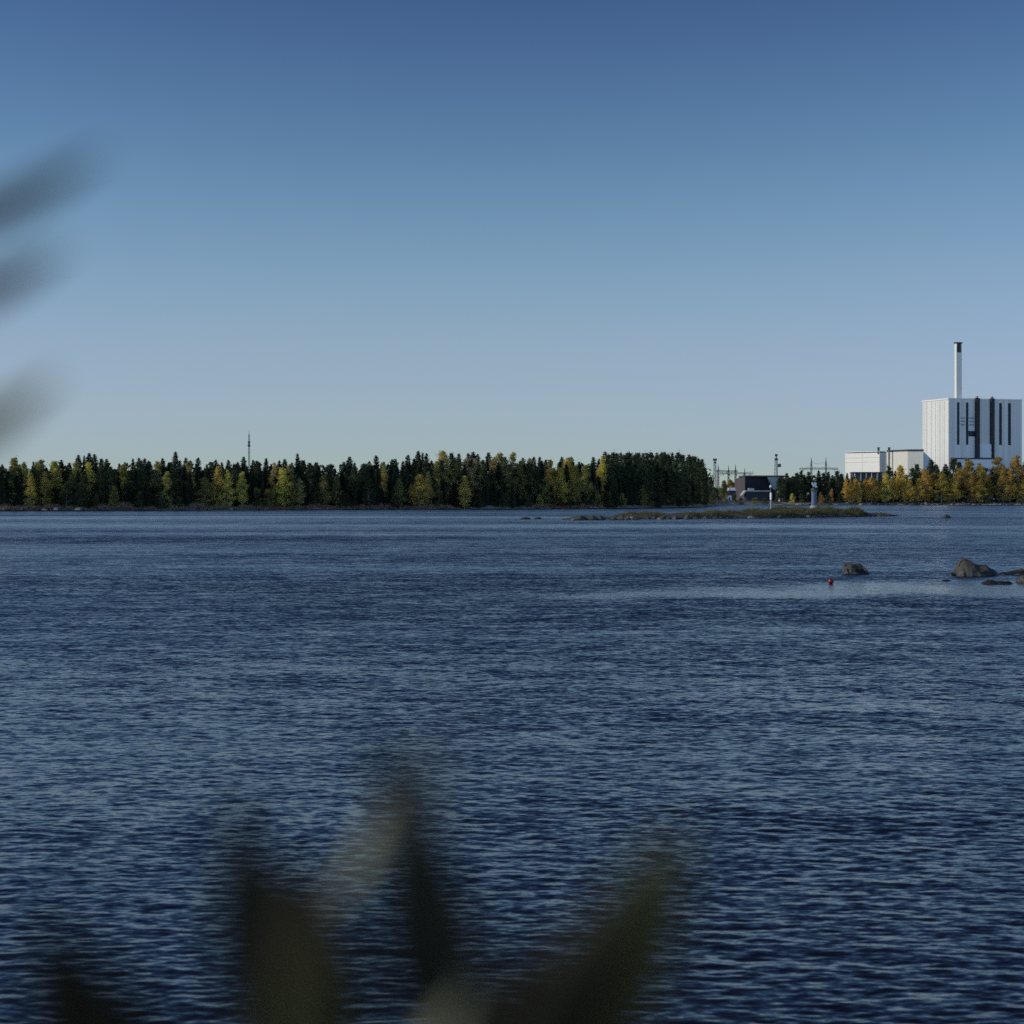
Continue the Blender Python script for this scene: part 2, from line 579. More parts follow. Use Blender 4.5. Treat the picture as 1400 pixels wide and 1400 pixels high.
def vadd(a, c_):
    x = n.new('ShaderNodeVectorMath')
    x.operation = 'ADD'
    l.new(a, x.inputs[0])
    l.new(c_, x.inputs[1])
    return x.outputs[0]


mpg = n.new('ShaderNodeMapping')
mpg.inputs['Scale'].default_value = (0.006, 0.022, 1)
l.new(geo.outputs['Position'], mpg.inputs[0])
gn = noise_n(n, l, 1.0, 3, 0.55, mpg.outputs[0])
gr = n.new('ShaderNodeMapRange')
gr.inputs['From Min'].default_value = 0.35
gr.inputs['From Max'].default_value = 0.65
gr.inputs['To Min'].default_value = 0.6
gr.inputs['To Max'].default_value = 1.25
l.new(gn.outputs['Fac'], gr.inputs['Value'])
mid = vadd(wave_slopes(4.6, 0.6, 1.0, 4, -7), vadd(vscale(wave_slopes(1.5, 0.55, 1.0, 3, -4), 0.55), vscale(wave_slopes(0.5, 0.5, 1.0, 2, -2), 0.4)))
mid = vscale(mid, math_n(n, l, 'MULTIPLY', attr.outputs['Fac'], 7.0))
fine = vscale(wave_slopes(13.0, 0.5, 1.0, 4, -12), 0.66)
slopes = vscale(vadd(mid, fine), gr.outputs[0])
mul = n.new('ShaderNodeVectorMath')
mul.operation = 'MULTIPLY'
mul.inputs[1].default_value = (0.65, 1.0, 0.0)
l.new(slopes, mul.inputs[0])
# far out only the wave faces turned to the shore are seen, the backs are hidden behind crests
lean = n.new('ShaderNodeCombineXYZ')
la = n.new('ShaderNodeAttribute')
la.attribute_name = 'facing'
l.new(math_n(n, l, 'MULTIPLY', math_n(n, l, 'MULTIPLY', la.outputs['Fac'], gr.outputs[0]), -1.0), lean.inputs[1])
nrm = n.new('ShaderNodeVectorMath')
nrm.operation = 'NORMALIZE'
l.new(vadd(geo.outputs['Normal'], vadd(mul.outputs[0], lean.outputs[0])), nrm.inputs[0])
l.new(nrm.outputs[0], b.inputs['Normal'])
M_WATER = m
water = grid_mesh('water', WX, WY, Zw, M_WATER)
a = water.data.attributes.new('fine_waves', 'FLOAT', 'POINT')
a.data.foreach_set('value', miss.ravel().astype(np.float32))
a = water.data.attributes.new('facing', 'FLOAT', 'POINT')
a.data.foreach_set('value', np.minimum(1.5 * np.sqrt(miss ** 2 + (0.06 * calm) ** 2), 1.12 * (miss ** 2 + (0.06 * calm) ** 2) * d_rows[:, None] / H).ravel().astype(np.float32))
tag(water, 'dark blue rippled water of the bay', 'water', None, 'structure')


# ------------------------------------------------------------------ trees
def leaf_quad(vs, fs, p, size, r, flat=0.0):
    """One leaf clump: a small kinked quad at a random tilt."""
    a = Vector((r.uniform(-1, 1), r.uniform(-1, 1), r.uniform(-1, 1) * (1 - flat))).normalized()
    t = Vector((r.uniform(-1, 1), r.uniform(-1, 1), r.uniform(-1, 1)))
    b_ = a.cross(t).normalized()
    s1, s2 = size * r.uniform(0.6, 1.2), size * r.uniform(0.4, 0.8)
    k = len(vs)
    vs += [tuple(p - a * s1), tuple(p + b_ * s2), tuple(p + a * s1), tuple(p - b_ * s2)]
    fs.append((k, k + 1, k + 2, k + 3))


def spruce_meshes(seed, h, rad, bare=0.06):
    r = random.Random(seed)
    t = MB()
    t.tube((0, 0, -0.6), (0, 0, h * 0.55), h * 0.010, h * 0.006, 7)
    t.tube((0, 0, h * 0.55), (0, 0, h * 0.985), h * 0.006, h * 0.001, 6)
    vs, fs = [], []
    z = h * bare
    lop = r.uniform(0, 6.28)
    while z < h * 0.985:
        u = z / h
        rr = rad * (1 - u) ** 0.62 * min(1.0, 0.55 + u * 2.5) + 0.22
        nb = max(4, int(5 + rr * 2.6))
        rot = r.uniform(0, 6.28)
        for k in range(nb):
            th = rot + 6.283 * k / nb + r.uniform(-0.35, 0.35)
            ln = rr * r.uniform(0.5, 1.2) * (1 + 0.16 * math.cos(th - lop))
            droop = (0.55 - 0.75 * u) * r.uniform(0.6, 1.3)
            dx, dy = math.cos(th), math.sin(th)
            steps = max(2, int(ln / 0.42))
            for s in range(steps):
                q = (s + 0.75) / steps
                c = Vector((dx * ln * q, dy * ln * q, z - droop * ln * q * q + r.uniform(-0.12, 0.12)))
                w = (0.22 + 0.36 * (1 - q)) * min(1, 0.62 + ln / 2.2)
                e = ln / steps * 0.95
                side = Vector((-dy, dx, r.uniform(-0.35, 0.35))) * w
                fwd = Vector((dx, dy, -droop * 1.2)) * e
                hang = Vector((0, 0, -0.30 * min(1, ln)))
                i = len(vs)
                vs += [tuple(c - fwd * 0.6), tuple(c + side + hang), tuple(c + fwd), tuple(c - side + hang)]
                fs += [(i, i + 1, i + 2), (i, i + 2, i + 3)]
        z += h * r.uniform(0.017, 0.031) * (0.62 if u > 0.62 else 1.0)
    for k in range(150):                                  # needles close round the leader, so the spire is solid
        u = r.uniform(0.55, 0.99)
        q = rad * (1 - u) ** 0.7 * 0.45
        leaf_quad(vs, fs, Vector((r.gauss(0, q), r.gauss(0, q), h * u)), 0.30, r)
    c = MB()
    c.v, c.f = vs, fs
    return t.mesh('spruce_trunk', M_TRUNK_C), c.mesh('spruce_crown', F_SPRUCE)


def clumpy(r, h, crown0, rx, nclump, per, size, cl, trunk_mat, leaf_mat, shape, lean=0.0):
    t = MB()
    bend = [Vector((r.uniform(-1, 1) * 0.03 * h * q + lean * h * q * q, r.uniform(-1, 1) * 0.02 * h * q, h * 0.93 * q)) for q in (0, 0.2, 0.4, 0.6, 0.8, 1.0)]
    bend[0].z = -0.6
    t.path(bend, h * 0.007 + 0.03, h * 0.0015 + 0.01, 7)

    def axis(q):
        q = min(0.999, max(0, q)) * 5
        i = int(q)
        return bend[i].lerp(bend[i + 1], q - i)
    vs, fs = [], []
    for k in range(nclump):
        u = r.random() ** 0.85
        zc = crown0 + (1 - crown0) * u
        prof = shape(u)
        th = r.uniform(0, 6.283)
        rr = rx * prof * math.sqrt(r.uniform(0.08, 1.0)) * r.uniform(0.8, 1.15)
        base = axis(zc * 0.96)
        c = Vector((base.x + math.cos(th) * rr, base.y + math.sin(th) * rr, h * zc))
        if k % 3 == 0 and rr > 0.6:
            root = axis(max(0.1, zc - 0.14))
            t.tube(root, c, h * 0.0035 + 0.01, 0.012, 5, False)
        cs = cl * r.uniform(0.6, 1.25) * (0.55 + 0.45 * prof)
        for _ in range(per):
            g = Vector((r.gauss(0, 0.5), r.gauss(0, 0.5), r.gauss(0, 0.42))) * cs
            leaf_quad(vs, fs, c + g, size, r)
    cr = MB()
    cr.v, cr.f = vs, fs
    return t.mesh('tree_trunk', trunk_mat), cr.mesh('tree_crown', leaf_mat)


def birch_shape(u):
    return 0.45 + 0.75 * math.sin(min(1, u * 1.15 + 0.12) * math.pi) ** 0.8 if u < 0.75 else max(0.12, 1.35 * (1 - u) ** 0.6)


def pine_shape(u):
    return 0.6 + 0.5 * math.sin(u * 2.6) if u < 0.7 else max(0.25, 1.5 * (1.05 - u))


def shrub_shape(u):
    return max(0.2, math.cos(u * 1.35))


class Kind:
    """A family of trees: a few meshes at unit-ish size, copied out over the shore."""
    def __init__(self, name, variants, ref_h):
        self.name, self.variants, self.ref_h = name, variants, ref_h

    def put(self, x, y, h, label, group, cat='tree', mat=None, wide=1.0, r=rnd, z=None):
        tm, cm = self.variants[r.randrange(len(self.variants))]
        root = empty(self.name, (x, y, gz(x, y) - 0.05 if z is None else z), r.uniform(0, 6.283), label, cat, group)
        s = h / self.ref_h
        root.scale = (s * wide, s * wide, s)
        o = link(bpy.data.objects.new('trunk', tm)); o.parent = root
        if mat is not None:
            key = (cm.name, mat.name)
            if key not in VARIANT:
                c2 = cm.copy(); c2.materials.clear(); c2.materials.append(mat); VARIANT[key] = c2
            cm = VARIANT[key]
        o = link(bpy.data.objects.new('crown', cm)); o.parent = root
        return root


VARIANT = {}
SPRUCE = Kind('spruce_tree', [spruce_meshes(s, 18.0, rr) for s, rr in ((1, 3.0), (2, 2.5), (3, 3.3), (4, 2.2), (5, 2.8), (6, 2.4))], 18.0)
PINE = Kind('pine_tree', [clumpy(random.Random(20 + s), 18.0, c0, rx, 64, 46, 0.30, 1.15, M_TRUNK_C, F_PINE, pine_shape) for s, c0, rx in ((0, 0.30, 2.6), (1, 0.18, 2.9), (2, 0.36, 2.4), (3, 0.22, 2.2))], 18.0)
BIRCH = Kind('birch_tree', [clumpy(random.Random(40 + s), 16.0, c0, rx, 80, 52, 0.25, 1.15, M_TRUNK_B, F_OLIVE, birch_shape) for s, c0, rx in ((0, 0.10, 2.6), (1, 0.14, 2.2), (2, 0.08, 2.9), (3, 0.13, 2.4), (4, 0.09, 2.1))], 16.0)
SHRUB = Kind('shrub', [clumpy(random.Random(60 + s), 4.0, 0.06, 1.9, 26, 40, 0.17, 0.8, M_TRUNK_C, F_GREEN, shrub_shape) for s in range(4)], 4.0)

ORD = ['first', 'second', 'third', 'fourth', 'fifth', 'sixth', 'seventh', 'eighth', 'ninth', 'tenth', 'eleventh', 'twelfth', 'thirteenth', 'fourteenth',
       'fifteenth', 'sixteenth', 'seventeenth', 'eighteenth', 'nineteenth', 'twentieth', 'twenty-first', 'twenty-second', 'twenty-third', 'twenty-fourth',
       'twenty-fifth', 'twenty-sixth', 'twenty-seventh', 'twenty-eighth', 'twenty-ninth', 'thirtieth']


def zone(px):
    if px < 170: return 'the left end of the forest'
    if px < 340: return 'the forest left of the mast'
    if px < 500: return 'the forest right of the mast'
    if px < 660: return 'the middle of the forest'
    if px < 830: return 'the forest before the headland'
    return 'the dense headland wood'


def shore_d(px):
    """Distance of the far shoreline along a photo column."""
    lo, hi = 300.0, 1500.0
    for _ in range(40):
        mid_ = (lo + hi) / 2
        if mid_ > shore_y(wx(px, mid_)): hi = mid_
        else: lo = mid_
    return lo


def tree_at(kind, px, top, off, label, group, cat='tree', mat=None, wide=1.0):
    d = shore_d(px) + off
    x = wx(px, d)
    z0 = gz(x, d) - 0.05
    return kind.put(x, d, max(2.0, hz(top, d) - z0), label, group, cat, mat, wide, rnd, z0)


# treetops that stand out against the sky: (photo column, top row, kind)
peaks = [(3, 634, 's'), (20, 627, 'p'), (46, 630, 's'), (57, 629, 's'), (84, 628, 's'), (95, 632, 's'), (107, 621, 's'), (115, 622, 'n'), (122, 619, 's'), (129, 620, 's'), (146, 627, 's'),
         (138, 632, 's'), (163, 633, 's'), (171, 631, 's'), (182, 626, 's'), (190, 625, 's'), (198, 626, 's'), (205, 631, 's'), (222, 626, 's'), (231, 632, 's'), (240, 617, 's'), (246, 629, 's'), (254, 625, 's'), (271, 625, 's'),
         (283, 634, 's'), (295, 628, 's'), (303, 631, 's'), (312, 628, 's'), (325, 631, 's'), (333, 624, 's'), (346, 628, 's'), (351, 629, 's'), (364, 626, 's'), (371, 634, 's'), (382, 629, 's'), (389, 627, 's'),
         (399, 632, 's'), (407, 619, 's'), (416, 631, 'p'), (424, 634, 's'), (433, 634, 'p'), (443, 643, 's'), (453, 635, 'p'), (470, 631, 's'), (478, 624, 's'), (485, 632, 's'), (498, 634, 'p'), (505, 630, 's'), (514, 622, 's'),
         (522, 632, 's'), (536, 627, 's'), (540, 627, 's'), (551, 630, 's'), (558, 621, 's'), (566, 626, 's'), (572, 616, 's'), (578, 618, 'n'), (583, 619, 's'), (590, 629, 's'), (618, 620, 'p'), (627, 619, 's'), (640, 619, 's'),
         (647, 617, 's'), (653, 620, 's'), (668, 618, 's'), (676, 624, 's'), (690, 624, 's'), (715, 625, 's'), (722, 629, 's'), (730, 624, 's'), (738, 624, 's'), (746, 628, 's'), (768, 624, 's'), (781, 624, 's'), (792, 631, 's'),
         (811, 624, 's'), (819, 626, 's'), (827, 617, 's'), (832, 622, 'p'), (837, 620, 'p'), (843, 622, 'p'), (849, 618, 's'), (855, 622, 'p'), (861, 619, 'p'), (868, 622, 'p'), (874, 621, 'p'), (879, 619, 's'), (885, 621, 'p'), (891, 620, 'p'),
         (898, 618, 's'), (904, 621, 'p'), (909, 620, 'p'), (914, 621, 'p'), (919, 618, 's'), (926, 620, 'p'), (933, 622, 'p'), (942, 621, 's'), (949, 624, 'p'), (955, 626, 's'), (960, 627, 's'), (965, 640, 's')]
tall = {122: 'tall pointed spruce topping the far left end of the forest', 240: 'tallest thin-tipped spruce left of the radio mast', 407: 'tallest spruce right of the radio mast above the yellow birch clump',
        478: 'lone peaked spruce rising from a dip in the mid forest line', 514: 'knobbly topped spruce past the dip in the forest line', 572: 'tallest dark spruce left of the tan crowned birches',
        827: 'tall spruce standing at the left end of the headland pines', 965: 'low spruce at the outer right edge of the headland', 558: 'pointed spruce next left of the tallest mid-forest spruce', 333: 'pointed spruce directly left of the radio mast foot'}
for px, top, k in peaks:
    nar = k == 'n'
    kind = PINE if k == 'p' else SPRUCE
    nm = 'pine' if k == 'p' else 'spruce'
    lab = tall.get(px) or ('dark pine with a ragged top in ' if k == 'p' else 'dark spruce with a pointed tip in ') + zone(px)
    tree_at(kind, px, top, rnd.uniform(14, 30), lab, nm + 's of the far shore forest', 'tree', None, 0.6 if nar else rnd.uniform(0.85, 1.15))

# the body of the forest between and below those tops
px = -60.0
while px < 968:
    lo = 633 if px < 560 else (628 if px < 830 else (625 if px < 948 else 625 + (px - 948) * 1.1))
    if 440 < px < 466: lo = 641
    kind, nm = (PINE, 'pine') if (px > 830 and rnd.random() < 0.75) or rnd.random() < 0.2 else (SPRUCE, 'spruce')
    lab = ('dark pine with a ragged top in ' if nm == 'pine' else 'dark spruce with a pointed tip in ') + zone(px)
    tree_at(kind, px, lo + rnd.uniform(1, 14), rnd.uniform(5, 16), lab, nm + 's of the far shore forest', 'tree', None, rnd.uniform(0.95, 1.25))
    px += rnd.uniform(6.5, 10.5)

# young spruces and thicket closing the foot of the wood
px = -50.0
while px < 968:
    tree_at(SPRUCE, px, rnd.uniform(650, 670) if px < 830 else rnd.uniform(644, 662), rnd.uniform(3.5, 9), 'young spruce low in ' + zone(px), 'spruces of the far shore forest', 'tree', None, rnd.uniform(1.2, 1.6))
    px += rnd.uniform(9, 16) if px < 830 else rnd.uniform(6, 10)

# birches with turning leaves: (column, top row, base row, width px, colour)
Y_, O_, T_, G_, D_ = F_YELL, F_OLIVE, F_TAN, F_GOLD, F_GREEN
birches = [(18, 628, 8, 19, O_), (33, 633, 10, 14, O_), (56, 630, 12, 21, O_), (42, 648, 2, 13, Y_), (75, 632, 9, 19, Y_), (62, 646, 6, 15, Y_), (104, 632, 9, 14, O_), (122, 634, 9, 18, Y_), (150, 639, 6, 15, D_), (168, 636, 10, 15, O_),
           (156, 665, 1, 10, O_), (216, 632, 10, 18, T_), (228, 646, 4, 13, O_), (258, 632, 10, 13, T_), (299, 639, 5, 17, Y_), (311, 644, 3, 11, Y_), (331, 645, 2, 11, Y_), (376, 634, 9, 13, T_), (387, 641, 2, 19, Y_), (397, 636, 6, 13, T_),
           (368, 668, 0, 13, O_), (398, 651, 2, 14, O_), (409, 654, 3, 10, T_), (460, 652, 5, 9, O_), (504, 652, 1, 12, D_), (525, 633, 9, 10, O_), (546, 655, 1, 10, O_), (541, 672, 0, 9, D_), (573, 650, 2, 19, Y_), (586, 646, 4, 9, O_),
           (597, 633, 8, 10, O_), (606, 618, 12, 22, T_), (622, 627, 10, 14, O_), (638, 627, 9, 18, T_), (635, 652, 2, 14, Y_), (661, 630, 10, 12, D_), (682, 621, 12, 24, T_), (701, 618, 12, 15, T_), (711, 631, 9, 11, O_), (725, 628, 10, 11, T_),
           (753, 628, 9, 14, O_), (776, 627, 9, 19, Y_), (765, 641, 4, 17, Y_), (787, 637, 6, 13, O_), (799, 637, 5, 16, O_), (808, 634, 9, 12, D_), (824, 625, 9, 15, Y_), (880, 654, 3, 12, D_), (878, 664, 0, 10, O_), (923, 646, 4, 9, D_)]
cname = {F_YELL.name: 'yellow', F_OLIVE.name: 'olive-yellow', F_TAN.name: 'pale tan', F_GOLD.name: 'golden', F_GREEN.name: 'dull green', F_RUST.name: 'rusty orange'}
r = random.Random(31)
px = -40.0
while px < 820:
    if not any(abs(px - b_[0]) < 6 for b_ in birches):
        low = r.random() < 0.5
        birches.append((round(px), round(r.uniform(643, 660) if low else r.uniform(629, 637)), r.uniform(1.5, 5) if low else r.uniform(7, 11), r.uniform(12, 19), r.choice((O_, D_, D_, D_, T_))))
    px += r.uniform(17, 34)
zc = {}
for px, top, off, wpx, mt in sorted(birches, key=lambda t: t[0]):
    zname = zone(px)
    key = (zname, mt.name)
    zc[key] = zc.get(key, 0) + 1
    h_px = 690 - top
    size = 'small' if h_px < 38 else ('slim' if wpx < 13 else ('broad' if wpx > 17 else 'leafy'))
    lab = f'{size} {cname[mt.name]} birch, {ORD[zc[key] - 1]} such from left in {zname}'
    d = shore_d(px) + off
    hh = hz(top, d) - gz(wx(px, d), d)
    wm = wpx / FPX * d
    tree_at(BIRCH, px, top, off, lab, 'autumn birches of the far shore forest', 'tree', mt, max(0.8, 1.3 * wm / (5.2 * hh / 16.0)))

# low shrubs along the foot of the forest
shr = [(110, 668, 1.5, 22, D_), (132, 676, 1, 12, D_), (190, 674, 1, 20, D_), (220, 678, 1, 10, D_), (245, 680, 1, 14, D_), (352, 669, 1.5, 16, D_), (430, 674, 2, 18, D_), (470, 676, 2, 20, D_), (600, 670, 2, 16, D_), (655, 674, 2, 18, D_),
       (690, 676, 2, 20, D_), (722, 678, 2, 16, D_), (765, 667, 2, 15, F_RED), (750, 682, 0.5, 18, O_), (800, 676, 1, 20, D_), (832, 674, 1.5, 20, D_), (850, 676, 2, 16, O_), (890, 674, 2, 22, D_), (915, 672, 2, 22, D_), (940, 674, 2, 20, D_), (962, 668, 2, 18, D_), (972, 655, 5, 14, D_), (978, 667, 4, 18, D_), (738, 678, 1, 12, O_), (775, 676, 1, 18, D_), (815, 672, 1.5, 18, O_), (990, 664, 9, 14, D_)]
for i, (px, top, off, wpx, mt) in enumerate(shr):
    lab = 'low red-leaved bush at the water edge below yellow birches' if mt is F_RED else ('low olive bush at the shore, ' if mt is O_ else 'dull green bush on the forest shore, ') + f'{ORD[i]} from the left'
    d = shore_d(px) + off
    hh = hz(top, d) - gz(wx(px, d), d)
    tree_at(SHRUB, px, top, off, lab, 'bushes along the far shore', 'bush', mt, max(0.5, wpx / FPX * d / (3.9 * hh / 4.0)))

# right-hand shore: golden birches in a row, dark pines behind them
gold = [(1157, 655, 8, 9, G_), (1163, 657, 5, 8, G_), (1170, 654, 9, 9, G_), (1175, 660, 5, 7, G_), (1184, 656, 10, 11, G_), (1191, 653, 7, 12, G_), (1198, 656, 8, 10, G_), (1211, 647, 6, 10, F_YELL), (1221, 652, 8, 10, G_), (1231, 637, 14, 15, G_), (1238, 650, 6, 12, G_), (1244, 655, 5, 9, G_),
        (1256, 655, 6, 12, G_), (1265, 643, 9, 16, G_), (1275, 648, 12, 12, F_RUST), (1287, 646, 7, 14, G_), (1296, 655, 9, 10, F_RUST), (1305, 651, 7, 12, G_), (1312, 640, 13, 12, F_RUST), (1323, 628, 16, 17, F_RUST), (1329, 650, 6, 12, F_RUST), (1340, 634, 14, 14, G_), (1339, 656, 5, 13, F_RUST), (1351, 650, 8, 10, F_RUST),
        (1366, 624, 16, 20, F_RUST), (1372, 645, 8, 13, F_RUST), (1381, 643, 7, 12, G_), (1390, 624, 15, 17, F_RUST), (1398, 655, 6, 10, G_), (1405, 628, 12, 18, F_RUST), (1418, 640, 9, 16, G_)]
cn = {}
for px, top, off, wpx, mt in gold:
    cn[mt.name] = cn.get(mt.name, 0) + 1
    d = shore_d(px) + off
    hh = hz(top, d) - gz(wx(px, d), d)
    size = 'slim' if wpx < 10 else ('broad' if wpx > 14 else 'leafy')
    lab = f'{size} {cname[mt.name]} birch below the white buildings, {ORD[cn[mt.name] - 1]} {cname[mt.name]} one from the left'
    tree_at(BIRCH, px, top, off, lab, 'golden birches on the power plant shore', 'tree', mt, max(0.8, 1.35 * wpx / FPX * d / (5.2 * hh / 16.0)))
dark_r = [(1068, 650), (1072, 655), (1077, 648), (1083, 651), (1089, 647), (1095, 644), (1100, 648), (1106, 646), (1112, 650), (1119, 643), (1126, 647), (1132, 646), (1138, 649), (1144, 645), (1151, 648), (1158, 646), (1167, 652), (1216, 638), (1224, 643), (1248, 641), (1255, 636), (1262, 641), (1274, 630), (1280, 636), (1293, 634), (1304, 627), (1311, 632), (1333, 642), (1347, 640), (1357, 645), (1378, 640)]
for i, (px, top) in enumerate(dark_r):
    k = PINE if i % 3 else SPRUCE
    nm = 'pine' if i % 3 else 'spruce'
    lab = f'dark {nm} between the black hall and the white halls' if px < 1170 else f'dark {nm} among golden birches below the white buildings'
    if px == 1274: lab = 'tall dark pine at the foot of the big white block corner' if nm == 'pine' else 'tall dark spruce at the foot of the big white block corner'
    tree_at(k, px, top, rnd.uniform(20, 34), lab, nm + 's on the power plant shore', 'tree', None, rnd.uniform(1.0, 1.3))
px = 1066
i = 0
while px < 1420:
    k, nm = (PINE, 'pine') if rnd.random() < 0.7 else (SPRUCE, 'spruce')
    lab = f'dark {nm} between the black hall and the white halls' if px < 1170 else f'dark {nm} among golden birches below the white buildings'
    tree_at(k, px, rnd.uniform(652, 660) if px < 1250 else rnd.uniform(648, 656), rnd.uniform(12, 20), lab, nm + 's on the power plant shore', 'tree', None, rnd.uniform(1.1, 1.4))
    px += rnd.uniform(9, 14)
shr2 = [(1004, 676, 4, 12, D_), (1013, 681, 2, 10, D_), (1032, 681, 2, 14, O_), (1046, 680, 3, 12, D_), (1062, 679, 4, 12, D_), (1083, 676, 3, 9, F_YELL), (1096, 677, 4, 13, D_), (1122, 674, 4, 10, F_RUST), (1137, 671, 5, 9, F_RUST), (1133, 677, 3, 10, D_), (1148, 676, 4, 11, D_), (1196, 681, 1, 8, D_), (1300, 679, 2, 12, D_), (1350, 678, 2, 12, D_), (1394, 678, 2, 12, D_)]
for i, (px, top, off, wpx, mt) in enumerate(shr2):
    d = shore_d(px) + off
    hh = hz(top, d) - gz(wx(px, d), d)
    c_ = {'yellow_leaves': 'yellow', 'rust_leaves': 'rusty', 'olive_leaves': 'olive', 'dull_green_leaves': 'dull green'}[mt.name]
    tree_at(SHRUB, px, top, off, f'low {c_} bush on the stony right shore, {ORD[i]} bush from the left there', 'bushes on the power plant shore', 'bush', mt, max(0.5, wpx / FPX * d / (3.9 * hh / 4.0)))

# deep wood behind the front ranks, one dark mass
r = random.Random(5)
vs, fs = [], []
for k in range(15000):
    px = r.uniform(-150, 972)
    d0 = shore_d(min(px, 968)) + r.uniform(22, 34)
    x = wx(px, d0)
    zt = hz(640 + 5 * math.sin(px * 0.21) + 3 * math.sin(px * 0.67), d0)
    leaf_quad(vs, fs, Vector((x, d0, gz(x, d0) + r.random() * (zt - gz(x, d0)))), 1.1, r)
for k in range(9000):
    px = r.uniform(1062, 1460)
    d0 = shore_d(px) + r.uniform(36, 50)
    x = wx(px, d0)
    top = 655 if px < 1250 else 648
    zt = hz(top + 3 * math.sin(px * 0.3), d0)
    leaf_quad(vs, fs, Vector((x, d0, gz(x, d0) + r.random() * (zt - gz(x, d0)))), 1.2, r)
for k in range(1500):
    px = r.uniform(966, 1010)
    d0 = r.uniform(1400, 1440)
    x = wx(px, d0)
    leaf_quad(vs, fs, Vector((x, d0, gz(x, d0) + r.random() * (hz(668, d0) - gz(x, d0)))), 1.2, r)
mb = MB(); mb.v, mb.f = vs, fs
tag(mb.build('deep_wood', F_SPRUCE), 'dark depths of the wood behind the front ranks of trees', 'wood', None, 'stuff')


# ------------------------------------------------------------------ reeds and skerry
def blades(vs, fs, x, y, z, h, w, r, lean=0.35):
    th = r.uniform(0, 6.283)
    a = Vector((math.cos(th), math.sin(th), 0)) * w
    ln = Vector((r.uniform(-1, 1) * lean, r.uniform(-1, 1) * lean, 0)) * h
    p = Vector((x, y, z))
    i = len(vs)
    mid_ = p + ln * 0.3 + Vector((0, 0, h * 0.6))
    vs += [tuple(p - a), tuple(p + a), tuple(mid_ + a * 0.8), tuple(mid_ - a * 0.8), tuple(p + ln + Vector((0, 0, h)))]
    fs += [(i, i + 1, i + 2, i + 3), (i + 3, i + 2, i + 4)]


r = random.Random(9)
vs, fs = [], []
for k in range(15000):
    px = r.uniform(-120, 345)
    d = shore_d(px) + r.uniform(-2.5, 5)
    x = wx(px, d)
    hh = 1.25 + 0.45 * math.sin(px * 0.05) + 0.3 * math.sin(px * 0.19)
    blades(vs, fs, x, d, max(-0.1, gz(x, d)), hh * r.uniform(0.5, 1.1), 0.07, r)
for k in range(5000):
    px = r.choice((r.uniform(450, 620), r.uniform(728, 820), r.uniform(345, 450)))
    d = shore_d(px) + r.uniform(-1.5, 3)
    x = wx(px, d)
    blades(vs, fs, x, d, max(-0.1, gz(x, d)), 1.4 * r.uniform(0.4, 1.1), 0.07, r)
mb = MB(); mb.v, mb.f = vs, fs
tag(mb.build('reeds', F_REED), 'brown dry reeds fringing the foot of the far forest', 'reeds', None, 'stuff')

# skerry: a long low island of stones and sedge
SK0, SK1 = at(772, 711, 330), at(1228, 705.5, 402)
SKV = Vector((SK1.x - SK0.x, SK1.y - SK0.y, 0))
SKL = SKV.length
SKU = SKV.normalized()
SKN = Vector((-SKU.y, SKU.x, 0))


def sk_prof(u):
    """Crest height of the skerry along its length."""
    pts = [(0, 0.05), (0.02, 0.35), (0.07, 0.55), (0.12, 0.35), (0.15, 0.30), (0.2, 0.6), (0.35, 0.75), (0.6, 0.9), (0.75, 0.95), (0.84, 0.75), (0.9, 0.62), (0.96, 0.48), (1.0, 0.2)]
    return float(np.interp(u, [p[0] for p in pts], [p[1] for p in pts]))


nu, nv = 160, 26
SX, SY, SZ = (np.zeros((nv, nu)) for _ in range(3))
for j in range(nv):
    for i in range(nu):
        u = i / (nu - 1)
        v = -1 + 2 * j / (nv - 1)
        wd = 5.5 * math.sin(math.pi * min(0.98, max(0.02, u))) ** 0.4 + 0.4
        p = SK0 + SKU * (SKL * u) + SKN * (v * wd + 1.5 * math.sin(u * 9))
        SX[j, i], SY[j, i] = p.x, p.y
        SZ[j, i] = sk_prof(u) * (1 - v * v) * 1.35 - 0.25 * v * v - 0.05 + 0.12 * mnoise.noise(Vector((p.x * 0.5, p.y * 0.5, 0)))
M_SKERRY = plain('skerry_soil', (0.075, 0.062, 0.040), 0.95, 0.4, 0.8)
tag(grid_mesh('skerry_ground', SX, SY, SZ, M_SKERRY), 'low stony skerry lying across the bay', 'skerry', None, 'structure')
vs, fs = [], []
r = random.Random(13)
for k in range(34000):
    u = r.uniform(0.13, 0.985) if r.random() < 0.8 else r.uniform(0.5, 0.86)
    v = r.uniform(-0.72, 0.8)
    j, i = int((v + 1) / 2 * (nv - 1)), int(u * (nu - 1))
    dens = mnoise.noise(Vector((SX[j, i] * 0.22, SY[j, i] * 0.22, 4)))
    if dens < -0.25: continue
    hmax = float(np.interp(u, [0.13, 0.2, 0.45, 0.55, 0.85, 0.9, 0.985], [0.35, 0.8, 0.95, 1.35, 1.3, 0.75, 0.3]))
    p = Vector((SX[j, i], SY[j, i], SZ[j, i])) + SKU * r.uniform(-0.3, 0.3)
    blades(vs, fs, p.x, p.y, p.z - 0.05, hmax * r.uniform(0.45, 1.15) * (0.6 + 1.1 * dens), 0.028, r, 0.45)
mb = MB(); mb.v, mb.f = vs, fs
tag(mb.build('sedge_grass', F_SEDGE), 'dry sedge and grass covering the skerry', 'grass', None, 'stuff')


